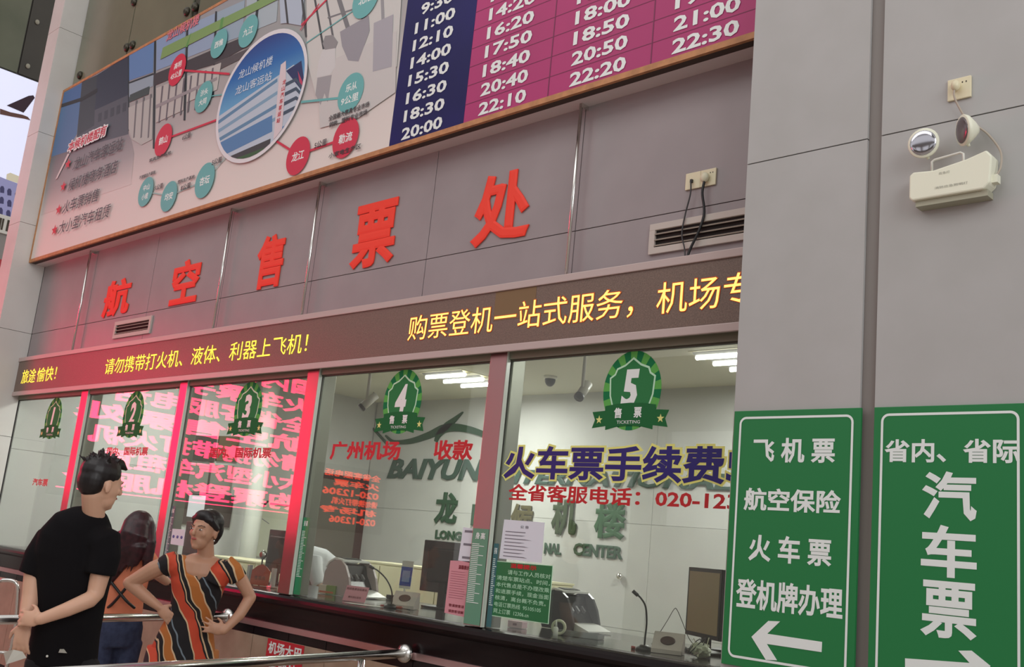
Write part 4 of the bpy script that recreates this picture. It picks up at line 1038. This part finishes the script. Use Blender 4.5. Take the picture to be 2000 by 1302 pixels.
boxo('box', mat('pale pink card', (222, 184, 190), .6), -.045, .045, -.03, .03, 0, .035, t, .002, M); boxo('print_mark', M_inkr, -.012, .012, -.0308, -.0302, .012, .024, t, 0, M)
t = thing('snack_box', 'small white, green and orange packet left of the pink card', 'packet')
p = onZ(638, 1160, ZD); M = Matrix.Translation(Vector((p.x, p.y, ZD+.002))) @ Matrix.Rotation(.4, 4, 'Z')
boxo('packet', mat('packet green', (128, 150, 74), .5), 0, .075, -.02, .02, 0, .06, t, .003, M); boxo('packet_end', mat('packet cream', (214, 196, 176), .5), -.06, 0, -.02, .02, 0, .06, t, .003, M)
boxo('orange_band', mat('packet orange', (206, 100, 60), .5), -.05, .06, -.0212, -.0202, .008, .02, t, 0, M)
t = thing('paper_slip', 'white paper slips lying on the counter in front of the bill counter', 'paper')
for k, (px, py) in enumerate(((700, 1180), (722, 1183))):
    p = onZ(px, py, ZD); M = Matrix.Translation(Vector((p.x, p.y, ZD+.0015+.001*k))) @ Matrix.Rotation(.2+.2*k, 4, 'Z'); boxo('slip', M_white, -.09, .09, -.03, .03, 0, .0008, t, 0, M)
t = thing('red_handled_tool', 'small red-handled tool lying right of the microphone in window 4', 'tool')
p = onZ(786, 1191, ZD); tubeo('handle', mat('red tool handle', (140, 50, 32), .4), [(p.x-.04, p.y-.01, ZD+.012), (p.x+.005, p.y-.01, ZD+.012)], .010, t, 10); tubeo('shaft', M_black, [(p.x+.005, p.y-.01, ZD+.012), (p.x+.08, p.y-.01, ZD+.009)], .0035, t, 8)
t = thing('calculator_box', 'black device with cable next to the white slips in window 4', 'device')
p = onZ(765, 1170, ZD); boxo('body', M_black, p.x-.03, p.x+.03, p.y-.03, p.y+.03, ZD+.001, ZD+.03, t, .004)
t = thing('tangled_cable', 'tangle of pale plastic bags and thin cables beside the pale intercom', 'cable')
p = onZ(1348, 1283, ZD); random.seed(3)
for k in range(5):
    pts = [(p.x+random.uniform(-.03, .06), p.y+random.uniform(-.02, .08), ZD+.006+random.uniform(0, .09)*(1 if j % 2 else .2)) for j in range(6)]
    tubeo('cable_loop', (mcab, M_dark, M_cream)[k % 3], curvepts(pts, 4), .0025, t, 6)
t = thing('crumpled_bag', 'crumpled clear plastic bag in front of the brown screen monitor', 'bag')
bm = bmesh.new(); bmesh.ops.create_icosphere(bm, subdivisions=3, radius=1)
for v in bm.verts:
    q = v.co.copy(); v.co = Vector((p.x+.03, p.y+.04, ZD+.036))+Vector((q.x*.05, q.y*.04, q.z*.034))*(1+.35*noise.noise(q*3))
bmobj('bag', bm, mat('pale plastic bag', (196, 200, 176), .3), t)
t = thing('hanging_headset_wire', 'thin wires running from the monitor to the pale intercom', 'wire')
dd = (onZ(1325, 1262, ZD)-CAM).dot(CF)
tubeo('wire', M_dark, curvepts([onD(1264, 1268, dd), onD(1285, 1240, dd), onD(1303, 1212, dd), onD(1316, 1190, dd), onD(1322, 1190, dd), onD(1333, 1215, dd), onD(1345, 1245, dd), onD(1358, 1262, dd)], 4), .0018, t, 6)

# ------------------------------------------------------------------ red LED board on the side wall (off frame; it lights and mirrors in the facade)
M_bf = mat('led board face', (20, 8, 10), .5)
M_pl = mat('pink red led', (255, 40, 90), .5, emit=15)
bd = thing('hall_led_board', 'large red LED text board on the side wall, seen mirrored in the windows', 'led board')
boxo('casing', mat('board casing', (44, 40, 40), .5), XS+.022, XS+.06, -5.75, -1.65, 1.70, 4.0, bd)
boxo('display_face', M_bf, XS+.06, XS+.065, -5.70, -1.70, 1.76, 3.96, bd)
rows = ('国内、国际机票', '火车票手续费', '全省客服电话', '航空售票处', '请勿携带打火机', '大小型汽车租赁', '购票登机服务')
for k, t_ in enumerate(rows):
    z1 = 3.90-.30*k
    lettering('led_lettering', t_, M_pl, -5.6, -1.80-.25*(k % 3), z1-.255, z1, XS+.068, bd, off=.03, pl='X')
for z in (1.80, 3.935): boxo('led_underline', M_pl, XS+.065, XS+.069, -5.65, -1.75, z, z+.012, bd)
b2 = thing('small_led_board', 'smaller orange-red LED text board, mirrored in window four', 'led board')
boxo('casing', mat('board casing', ()), XS+.022, XS+.06, -7.25, -5.80, 1.62, 2.66, b2)
boxo('display_face', M_bf, XS+.06, XS+.065, -7.2, -5.85, 1.66, 2.62, b2)
M_or2 = mat('orange red led', (255, 70, 40), .5, emit=6)
for k, t_ in enumerate(('全省客服电话', '火车票', '020-12306', '请勿携带打火机', '机场专', '020-12306')):
    lettering('led_lettering', t_, M_or2, -7.1, -5.95-.2*(k % 2), 2.47-.145*k, 2.585-.145*k, XS+.068, b2, off=.035, pl='X')

# ------------------------------------------------------------------ people
M_skin = mat('skin', (216, 170, 144), .5, sub=.15)
M_skin2 = mat('skin tan', (188, 142, 116), .5, sub=.15)
M_hair = mat('black hair', (26, 20, 22), .45)
def vox(name, build, size, m, parent, smooth=4):
    bm = bmesh.new(); build(bm); bmesh.ops.recalc_face_normals(bm, faces=bm.faces)
    me = bpy.data.meshes.new(name); bm.to_mesh(me); bm.free()
    o = bpy.data.objects.new(name, me); COL.objects.link(o)
    r = o.modifiers.new('remesh', 'REMESH'); r.mode = 'VOXEL'; r.voxel_size = size; r.adaptivity = 0
    if smooth:
        s = o.modifiers.new('smooth', 'SMOOTH'); s.factor = .5; s.iterations = smooth
    dg = bpy.context.evaluated_depsgraph_get(); dg.update()
    me2 = bpy.data.meshes.new_from_object(o.evaluated_get(dg)); me2.name = name
    o.modifiers.clear(); o.data = me2; bpy.data.meshes.remove(me)
    me2.materials.clear(); me2.materials.append(m)
    me2.polygons.foreach_set('use_smooth', [True]*len(me2.polygons))
    if parent is not None:
        o.parent = parent; o.matrix_parent_inverse = world_of(parent).inverted()
    return o
def headshape(bm, c, f, s, u, k=1.0):
    """c head centre (between the ears), f forward, s to the face's left, u up"""
    f, s, u = f*k, s*k, u*k
    ell(bm, c+u*.030-f*.012, (s*.074, f*.094, u*.088))
    ell(bm, c-u*.010+f*.022, (s*.064, f*.070, u*.082))
    ell(bm, c-u*.062+f*.035, (s*.050, f*.050, u*.050))
    ell(bm, c-u*.093+f*.060, (s*.026, f*.022, u*.020))
    tube(bm, [c+u*.022+f*.088, c-u*.018+f*.106, c-u*.026+f*.104], [.007*k, .011*k, .013*k], 8)
    ell(bm, c+u*.022+f*.080, (s*.05, f*.012, u*.010), 12, 6)
    ell(bm, c-u*.055+f*.078, (s*.026, f*.011, u*.014), 12, 6)
    for q in (-1, 1):
        ell(bm, c+s*.074*q-u*.012-f*.006, (s*.008, f*.017, u*.031), 10, 6)
        ell(bm, c+s*.036*q-u*.020+f*.065, (s*.022, f*.016, u*.02), 10, 6)
def facefeatures(c, f, s, u, parent, k=1.0, lips=(150, 60, 60)):
    for q in (-1, 1):
        p = c+(s*.030*q+u*.002+f*.086)*k
        ello('eye', mat('eye white', (214, 208, 200), .3), p, (s*.0125*k, f*.006*k, u*.0042*k), parent, 12, 6)
        ello('iris', mat('iris dark', (34, 22, 18), .2), p+f*.0035*k, (s*.0056*k, f*.004*k, u*.0046*k), parent, 10, 6)
        tubeo('eyebrow', M_hair, [c+(s*.014*q+u*.020+f*.093)*k, c+(s*.032*q+u*.026+f*.089)*k, c+(s*.050*q+u*.020+f*.074)*k], .0019*k, parent, 6, cap='round')
    ello('lips', mat('lips %d' % lips[0], lips, .4), c+(-u*.053+f*.089)*k, (s*.019*k, f*.004*k, u*.0065*k), parent, 12, 6)
def hand(bm, wrist, fd, nd, td, curl=.5, k=1.0, spread=.16):
    """fd finger direction, nd palm normal (curl side), td thumb side"""
    fd = fd.normalized(); nd = (nd-fd*nd.dot(fd)).normalized(); td = (td-fd*td.dot(fd)-nd*td.dot(nd)).normalized()
    ell(bm, wrist+fd*.045*k, (td*.041*k, nd*.017*k, fd*.055*k), 14, 8)
    for i, (o_, L) in enumerate(((.030, .068), (.010, .076), (-.010, .070), (-.029, .056))):
        base = wrist+(fd*.082+td*o_)*k; a = 0; pts = [base-fd*.02*k, base]; d = (fd+td*(o_*spread/.03)).normalized()
        for seg in (.45, .32, .23):
            a += curl
            dd = d*math.cos(a)+nd*math.sin(a); pts.append(pts[-1]+dd*L*seg*k)
        tube(bm, pts, [.0095*k, .0095*k, .0088*k, .0080*k, .0068*k], 8)
    b = wrist+(fd*.020+td*.030)*k; d = (fd*.6+td*.75+nd*.2).normalized(); d2 = (fd*.85+td*.35+nd*.35).normalized()
    tube(bm, [wrist+fd*.01*k, b, b+d*.034*k, b+d*.034*k+d2*.028*k], [.013*k, .0125*k, .0108*k, .0085*k], 8)
def basis_at(px, d):
    r_ = ray(px, 1050); v = Vector((r_.x, r_.y, 0)).normalized(); e1 = Vector((v.y, -v.x, 0)); return e1, v, Vector((0, 0, 1))

# --- man in black, seen from behind, hands clasped behind his back
D0 = 5.0
e1, e2, e3 = basis_at(150, D0)
def J(px, py, dd=0.0): return CAM + ray(px, py)*(D0+dd)
man = thing('person', 'man in a black T-shirt seen from behind, hands clasped behind his back', 'person', None, (J(130, 1200).x, J(130, 1200).y, 0))
f = (e1*.86+e2*.5).normalized(); s = e3.cross(f).normalized(); u = (e3 + e1*.10).normalized(); s = u.cross(f).normalized(); f = s.cross(u).normalized()
hc = J(198, 944, .02)
hipc = J(128, 1262, .02)
LWR, LH = J(48, 1218, -.12), J(42, 1250, -.14)
RWR = J(78, 1209, -.20)
def body(bm):
    headshape(bm, hc, f, s, u, 1.04)
    tube(bm, [hc-u*.05-f*.03, J(183, 1008, .028), J(170, 1042, .045)], [.052, .052, .062], 16)
    tube(bm, [J(150, 1060, .03), J(142, 1120, .03), J(132, 1200, .03), J(128, 1240, .02)], [(.15, .08), (.14, .08), (.12, .08), (.11, .08)], 20, e1)
    # arms: left in image, right in image
    tube(bm, [J(88, 1060, .02), J(66, 1120, -.02), J(60, 1165, -.06), J(54, 1195, -.10), LWR], [.052, .046, .041, .037, .027], 14)
    hand(bm, LWR-e3*.0, (LH-LWR), e2*.4+e1*.2-e3*.1, -e1*.6+e2*.3, .25)
    tube(bm, [J(208, 1068, .0), J(196, 1120, -.03), J(186, 1160, -.06), J(176, 1170, -.09), J(130, 1190, -.16), RWR], [.052, .046, .040, .039, .034, .026], 14)
    hand(bm, RWR, (J(50, 1207, -.19)-RWR), (e2+e3*-.2), (e3-e1*.3), .42, .95)
b = vox('body', body, .0062, M_skin, man, 3)
facefeatures(hc, f, s, u, man, 1.04, (170, 100, 92))
def hair(bm):
    ell(bm, hc+u*.052-f*.020, (s*.086, f*.100, u*.082))
    ell(bm, hc+u*.012-f*.052, (s*.078, f*.066, u*.086))
    rnd = random.Random(5)
    for k in range(46):
        a = rnd.uniform(0, 2*PI); r_ = rnd.uniform(0, 1)
        d = (u*rnd.uniform(.5, 1.0)+s*math.cos(a)*r_*.8+f*(math.sin(a)*r_*.9-.15)).normalized()
        b0 = hc+u*.045-f*.015+d*.060; tip = b0+d*rnd.uniform(.045, .068)+f*rnd.uniform(-.02, .012)
        tube(bm, [b0, (b0+tip)/2, tip], [.016, .010, .003], 6)
    tube(bm, [hc+u*.105+f*.03, hc+u*.108+f*.075, hc+u*.092+f*.108], [.035, .026, .008], 8)
vox('hair', hair, .0055, M_hair, man, 1)
M_tee = mat('black cotton', (19, 17, 20), .95, spec=.2)
def shirt(bm):
    tube(bm, [J(184, 1001, .025), J(179, 1011, .03), J(166, 1028, .03), J(155, 1050, .03), J(150, 1075, .03), J(146, 1120, .03), J(138, 1180, .03), J(128, 1240, .03), J(122, 1288, .03)],
         [(.066, .062), (.105, .080), (.152, .098), (.182, .112), (.190, .118), (.172, .122), (.158, .122), (.156, .125), (.160, .13)], 28, e1, cap='flat')
    tube(bm, [J(168, 1026, .03), J(174, 1010, .028), J(178, 999, .026)], [(.095, .085), (.082, .078), (.070, .068)], 20, e1, cap='flat')
    tube(bm, [J(118, 1050, .02), J(96, 1056, .02), J(77, 1085, .0), J(62, 1121, -.02)], [.07, .075, .070, .062], 16, cap='flat')
    tube(bm, [J(180, 1046, .02), J(205, 1058, .0), J(203, 1085, -.01), J(194, 1121, -.03)], [.07, .080, .078, .074], 16, cap='flat')
vox('t_shirt', shirt, .009, M_tee, man, 2)
def pants(bm):
    tube(bm, [J(126, 1262, .03), J(124, 1285, .03), J(122, 1310, .03)], [(.150, .12), (.155, .125), (.150, .12)], 20, e1, cap='flat')
    for q in (-1, 1):
        h = J(124, 1290, .02)+e1*.080*q
        tube(bm, [h, Vector((h.x, h.y, .45)), Vector((h.x, h.y, .09))], [.092, .072, .062], 14, cap='flat')
vox('trousers', pants, .012, mat('black trousers', (22, 20, 24), .9), man, 1)
for q in (-1, 1):
    h = J(124, 1290, .02)+e1*.080*q
    bm = bmesh.new(); tube(bm, [Vector((h.x, h.y, .045))-e2*.05, Vector((h.x, h.y, .045)), Vector((h.x, h.y, .035))+e2*.17], [.04, .045, .035], 12); bmobj('shoe', bm, M_white, man, True)
pk = J(120, 1271, -.125); bm = bmesh.new(); v = [bm.verts.new(p) for p in (J(114, 1274, -.115), J(131, 1275, -.115), J(125, 1267, -.115), J(117, 1267, -.115))]; bm.faces.new(v)
bmesh.ops.solidify(bm, geom=list(bm.faces), thickness=.003); bmobj('pocket_paper', bm, M_white, man)
ello('button', M_white, J(92, 1281, -.115), ((.006, 0, 0), (0, .006, 0), (0, 0, .006)), man, 8, 6)
# card in his hand
t = thing('held_card', 'white card in the left hand of the man in black', 'card')
bm = bmesh.new(); v = [bm.verts.new(p) for p in (J(7, 1274, -.15), J(12, 1297, -.15), J(52, 1284, -.17), J(44, 1272, -.17), J(26, 1268, -.16))]; bm.faces.new(v)
bmesh.ops.solidify(bm, geom=list(bm.faces), thickness=.003); bmesh.ops.recalc_face_normals(bm, faces=bm.faces); bmobj('card', bm, M_white, t)

# --- woman in patterned dress, facing the camera, hands on hips, face turned to the left of the image
D0 = 6.0
e1, e2, e3 = basis_at(390, D0)
wm = thing('person', 'woman in a red and black patterned dress with hands on her hips', 'person', None, (J(375, 1210).x, J(375, 1210).y, 0))
f = (-e1*.60-e2*.80+e3*.04).normalized(); u = (e3+e1*.06).normalized(); s = u.cross(f).normalized(); f = s.cross(u).normalized()
hc = J(401, 1036, .0)
EL, ER = J(253, 1138, -.02), J(489, 1166, .02)
WL, WR = J(312, 1186, -.06), J(437, 1232, -.10)
def body(bm):
    headshape(bm, hc, f, s, u, .98)
    tube(bm, [hc-u*.05-f*.015, J(402, 1080, .01), J(397, 1098, .02)], [.048, .047, .06], 14)
    tube(bm, [J(392, 1112, .01), J(386, 1150, .01), J(374, 1200, .0), J(362, 1260, .0)], [(.150, .095), (.135, .095), (.112, .09), (.15, .11)], 20, e1)
    tube(bm, [J(332, 1098, .0), J(300, 1112, -.01), EL], [.050, .050, .036], 12); tube(bm, [EL, J(285, 1165, -.04), WL], [.038, .034, .023], 12)
    hand(bm, WL, (J(325, 1200, -.08)-WL), (e2+e1*.2), (e3), .3, .85)
    tube(bm, [J(450, 1106, .0), J(470, 1130, .01), ER], [.046, .040, .033], 12); tube(bm, [ER, J(468, 1200, -.04), WR], [.034, .031, .022], 12)
    hand(bm, WR, (J(405, 1222, -.13)-WR), (e2-e1*.1), (e3*.8), .25, .85, .3)
    for q in (-1, 1):
        h = J(360, 1262, .0)+e1*.08*q
        tube(bm, [h, Vector((h.x, h.y, .45)), Vector((h.x, h.y, .08))], [.08, .05, .035], 14)
        tube(bm, [Vector((h.x, h.y, .045)), Vector((h.x, h.y, .035))-e2*.14], [.035, .03], 10)
vox('body', body, .0058, M_skin2, wm, 3)
facefeatures(hc, f, s, u, wm, .98, (176, 84, 78))
def hair(bm):
    ell(bm, hc+u*.052-f*.020, (s*.082, f*.094, u*.074))
    ell(bm, hc+u*.078+f*.022, (s*.066, f*.060, u*.040))
    ell(bm, hc+u*.010-f*.062, (s*.072, f*.050, u*.080))
    tube(bm, [hc+u*.070+f*.062-s*.0, hc+u*.060+f*.040+s*.060, hc+u*.02-f*.0+s*.076], [.02, .022, .016], 8)
    tube(bm, [hc+u*.070+f*.062, hc+u*.062+f*.040-s*.058, hc+u*.02-s*.074], [.02, .02, .014], 8)
    ell(bm, hc-u*.035-f*.085, (s*.040, f*.030, u*.040))
vox('hair', hair, .0052, M_hair, wm, 2)
# patterned fabric: diagonal red / black / orange bands with pale woven edges
def dress_mat():
    m = bpy.data.materials.new('patterned dress'); m.use_nodes = True; nt = m.node_tree; b = nt.nodes['Principled BSDF']; b.inputs['Roughness'].default_value = .85
    tc = nt.nodes.new('ShaderNodeTexCoord'); mp = nt.nodes.new('ShaderNodeMapping'); 
    dv = nt.nodes.new('ShaderNodeVectorMath'); dv.operation = 'DOT_PRODUCT'; dv.inputs[1].default_value = (e1*.90+e3*.44)[:]
    ns = nt.nodes.new('ShaderNodeTexNoise'); ns.inputs['Scale'].default_value = 5
    ad = nt.nodes.new('ShaderNodeMath'); ad.operation = 'MULTIPLY_ADD'; ad.inputs[1].default_value = .10
    md = nt.nodes.new('ShaderNodeMath'); md.operation = 'MULTIPLY_ADD'; md.inputs[1].default_value = 4.2
    fr = nt.nodes.new('ShaderNodeMath'); fr.operation = 'FRACT'; r = nt.nodes.new('ShaderNodeValToRGB')
    nt.links.new(tc.outputs['Object'], dv.inputs[0]); nt.links.new(tc.outputs['Object'], ns.inputs['Vector'])
    nt.links.new(ns.outputs['Fac'], ad.inputs[0]); nt.links.new(dv.outputs['Value'], ad.inputs[2])
    nt.links.new(ad.outputs[0], md.inputs[0]); md.inputs[2].default_value = .35
    nt.links.new(md.outputs[0], fr.inputs[0]); nt.links.new(fr.outputs[0], r.inputs['Fac'])
    R_, K_, Y_, O_, G_ = (196, 72, 46), (24, 20, 24), (206, 176, 140), (178, 106, 48), (112, 124, 134)
    st = [(0, K_), (.12, K_), (.125, Y_), (.150, Y_), (.155, R_), (.36, R_), (.365, K_), (.40, Y_), (.43, K_), (.52, K_), (.525, Y_), (.55, Y_), (.555, O_), (.74, R_), (.745, Y_), (.77, Y_), (.775, K_), (.90, G_), (.93, K_), (1, K_)]
    e = r.color_ramp.elements; r.color_ramp.interpolation = 'CONSTANT'; e[0].position = 0; e[0].color = (*srgb(K_), 1); e[1].position = 1; e[1].color = (*srgb(K_), 1)
    for p, c in st[1:-1]:
        n = e.new(p); n.color = (*srgb(c), 1)
    nt.links.new(r.outputs[0], b.inputs['Base Color']); return m
M_dress = dress_mat()
def dress(bm):
    tube(bm, [J(391, 1118, .012), J(388, 1135, .01), J(384, 1160, .01), J(374, 1200, .0), J(366, 1232, .0), J(358, 1270, .0), J(350, 1330, .0)],
         [(.155, .105), (.155, .115), (.140, .115), (.122, .102), (.150, .125), (.180, .145), (.215, .17)], 26, e1, cap='flat')
    tube(bm, [J(372, 1128, .0), J(350, 1103, .005), J(338, 1090, .01)], [(.08, .10), (.075, .095), (.035, .06)], 16, e1, cap='flat')
    tube(bm, [J(420, 1132, .0), J(432, 1110, .005), J(436, 1094, .01)], [(.075, .10), (.065, .09), (.025, .055)], 16, e1, cap='flat')
    tube(bm, [J(345, 1098, .0), J(328, 1102, .0), J(318, 1108, .0)], [.068, .064, .060], 14, cap='flat')
    tube(bm, [J(438, 1102, .0), J(456, 1116, .0), J(466, 1130, .01)], [.062, .058, .054], 14, cap='flat')
dr_ = vox('dress', dress, .0062, M_dress, wm, 4)
# open V of the neckline: cut out of the dress so that the chest shows
nl = [J(374, 1074), J(368, 1088), J(378, 1110), J(388, 1134), J(408, 1110), J(427, 1090), J(426, 1074)]
nl = [((p-CAM).dot(CR)/(p-CAM).dot(CF), (p-CAM).dot(CU)/(p-CAM).dot(CF)) for p in nl]
def inside(a, b):
    r_ = False
    for i in range(len(nl)):
        (x1, y1), (x2, y2) = nl[i], nl[i-1]
        if (y1 > b) != (y2 > b) and a < (x2-x1)*(b-y1)/(y2-y1)+x1: r_ = not r_
    return r_
me = dr_.data; bm = bmesh.new(); bm.from_mesh(me); cen = J(398, 1105)
dl = [fc for fc in bm.faces if (fc.calc_center_median()-cen).dot(e2) < -.0 and (lambda q: inside(q.dot(CR)/q.dot(CF), q.dot(CU)/q.dot(CF)))(fc.calc_center_median()-CAM)]
bmesh.ops.delete(bm, geom=dl, context='FACES'); bm.to_mesh(me); bm.free()
bm = bmesh.new(); h = J(352, 1300); 
for q in (-1, 1):
    p = J(360, 1262, .0)+e1*.08*q; bm = bmesh.new(); tube(bm, [Vector((p.x, p.y, .035))+e2*.05, Vector((p.x, p.y, .03))-e2*.17], [.04, .036], 12); bmobj('shoe', bm, M_black, wm, True)
tube_sk = bmesh.new(); tube(tube_sk, [Vector((J(350, 1320).x, J(350, 1320).y, .80)), Vector((J(350, 1320).x, J(350, 1320).y, .42))], [(.20, .16), (.24, .20)], 24, e1, cap='flat'); bmobj('skirt', tube_sk, M_dress, wm, True)
ello('earring', M_steel, hc+s*.076*.98-u*.048, ((.005, 0, 0), (0, .005, 0), (0, 0, .007)), wm, 8, 6)

# --- woman in orange top from behind, long dark red hair
D0 = 7.0
e1, e2, e3 = basis_at(250, D0)
wo_ = thing('person', 'woman in an orange top and jeans with long dark red hair, back turned', 'person', None, (J(235, 1200).x, J(235, 1200).y, 0))
f = (e1*.45+e2*.85-e3*.12).normalized(); u = (e3+e1*.05+e2*.1).normalized(); s = u.cross(f).normalized(); f = s.cross(u).normalized()
hc = J(272, 1034, .02)
def body(bm):
    headshape(bm, hc, f, s, u, .98)
    tube(bm, [hc-u*.05, J(262, 1072, .02), J(255, 1090, .02)], [.048, .048, .06], 12)
    tube(bm, [J(248, 1100, .02), J(242, 1150, .02), J(235, 1195, .02), J(230, 1225, .02)], [(.14, .08), (.12, .08), (.11, .08), (.11, .08)], 18, e1)
    tube(bm, [J(285, 1085, .02), J(306, 1120, .08), J(325, 1135, .28)], [.045, .038, .030], 12)
    hand(bm, J(325, 1135, .28), e2+e1*.3, -e3, -e1, .3, .85)
    tube(bm, [J(215, 1100, .02), J(206, 1140, .10), J(216, 1160, .30)], [.045, .038, .030], 12)
    hand(bm, J(216, 1160, .30), e2, -e3, e1, .3, .85)
vox('body', body, .008, M_skin, wo_, 3)
M_rh = mat('dark red hair', (62, 26, 34), .4, rgb2=(38, 18, 24), noise_scale=30)
def hair(bm):
    ell(bm, hc+u*.030-f*.014, (s*.092, f*.104, u*.098))
    tube(bm, [hc+u*.04-f*.05, J(262, 1045, -.08), J(246, 1075, -.10), J(226, 1108, -.10), J(214, 1140, -.09)], [(.085, .06), (.095, .06), (.088, .045), (.055, .03), (.015, .012)], 16, e1)
    tube(bm, [hc+u*.03+s*-.05, J(290, 1060, -.04), J(288, 1095, -.06), J(282, 1118, -.06)], [.055, .05, .035, .012], 12)
    tube(bm, [hc+u*.02-f*.04, J(268, 1070, -.10), J(262, 1100, -.11)], [(.07, .05), (.06, .04), (.03, .02)], 14, e1)
    for k in range(9):
        a = k/8
        tube(bm, [J(232+40*a, 1040, -.09), J(226+44*a, 1085, -.115), J(212+46*a, 1118+8*math.sin(k*2.1), -.12)], [.014, .012, .003], 6)
vox('hair', hair, .007, M_rh, wo_, 2)
M_or = mat('orange knit top', (232, 140, 106), .85)
def top(bm):
    tube(bm, [J(258, 1074, .02), J(252, 1086, .02), J(247, 1104, .02), J(243, 1140, .02), J(238, 1170, .02), J(234, 1197, .02)], [(.09, .07), (.14, .09), (.165, .105), (.150, .108), (.140, .105), (.145, .108)], 22, e1, cap='flat')
    tube(bm, [J(268, 1084, .02), J(286, 1088, .03), J(304, 1112, .06)], [.062, .064, .056], 14, cap='flat')
    tube(bm, [J(228, 1092, .02), J(216, 1104, .03), J(208, 1128, .06)], [.062, .062, .052], 14, cap='flat')
vox('top', top, .009, M_or, wo_, 2)
def jeans(bm):
    tube(bm, [J(234, 1193, .02), J(231, 1225, .02), J(229, 1256, .02)], [(.138, .10), (.158, .12), (.150, .115)], 20, e1, cap='flat')
    for q in (-1, 1):
        h = J(230, 1250, .02)+e1*.078*q
        tube(bm, [h, Vector((h.x, h.y, .45)), Vector((h.x, h.y, .07))], [.085, .062, .05], 14, cap='flat')
vox('jeans', jeans, .011, mat('blue denim', (62, 72, 102), .9, rgb2=(48, 56, 84), noise_scale=25), wo_, 1)
for pts in ([J(262, 1128, -.105), J(244, 1150, -.115), J(222, 1176, -.11), J(206, 1190, -.06)], [J(206, 1122, -.08), J(224, 1145, -.11), J(246, 1172, -.12), J(262, 1186, -.09)]):
    bm = bmesh.new(); tube(bm, curvepts(pts, 5), (.010), 8); bmobj('strap', bm, M_black, wo_, True)
for q in (-1, 1):
    h = J(230, 1250, .02)+e1*.078*q; bm = bmesh.new(); tube(bm, [Vector((h.x, h.y, .04))-e2*.03, Vector((h.x, h.y, .035))+e2*.16], [.04, .035], 12); bmobj('shoe', bm, M_white, wo_, True)

# --- clerk in white bending over inside the office (window 4)
D0 = 9.0
e1, e2, e3 = basis_at(620, D0)
ck = thing('person', 'clerk in a white shirt bent forward behind the counter in window 4', 'person', None, (J(640, 1150, .05).x, J(640, 1150, .05).y, 0))
f = (-e1*.6-e2*.3-e3*.7).normalized(); u = (-e1*.75+e3*.6).normalized(); s = u.cross(f).normalized(); f = s.cross(u).normalized()
hc = J(572, 1082, .05)
ELc, WRc = J(628, 1150, -.22), J(662, 1172, -.35)
def body(bm):
    headshape(bm, hc, f, s, u, 1.0)
    tube(bm, [hc-u*.04, J(592, 1088, .05)], [.052, .06], 12)
    tube(bm, [J(600, 1095, .05), J(625, 1105, .08), J(645, 1130, .12), J(655, 1170, .15)], [(.15, .09), (.16, .10), (.14, .1), (.15, .1)], 16, e2)
    tube(bm, [J(608, 1095, -.12), ELc], [.045, .034], 10); tube(bm, [ELc, WRc], [.034, .024], 10)
    hand(bm, WRc, e1-e3*.3, -e3, -e2, .3, .9)
vox('body', body, .010, M_skin, ck, 2)
def hair(bm): ell(bm, hc+u*.035-f*.02, (s*.086, f*.098, u*.088))
vox('hair', hair, .008, M_hair, ck, 1)
def shirt(bm):
    tube(bm, [J(596, 1092, .05), J(606, 1090, .05), J(622, 1098, .07), J(640, 1112, .10), J(652, 1140, .13), J(658, 1175, .15)], [(.10, .08), (.17, .11), (.185, .13), (.175, .13), (.165, .12), (.16, .12)], 20, e2, cap='flat')
    tube(bm, [J(612, 1092, -.08), J(616, 1118, -.17), J(623, 1142, -.21)], [.075, .066, .058], 12, cap='flat')
vox('shirt', shirt, .011, mat('white shirt', (226, 230, 234), .85), ck, 3)
def tr(bm):
    for q in (-1, 1):
        h = J(656, 1172, .15)+e2*.085*q
        tube(bm, [h, Vector((h.x, h.y, .45)), Vector((h.x, h.y, .05))], [.10, .07, .06], 12, cap='flat')
vox('trousers', tr, .014, mat('black trousers', ()), ck, 1)
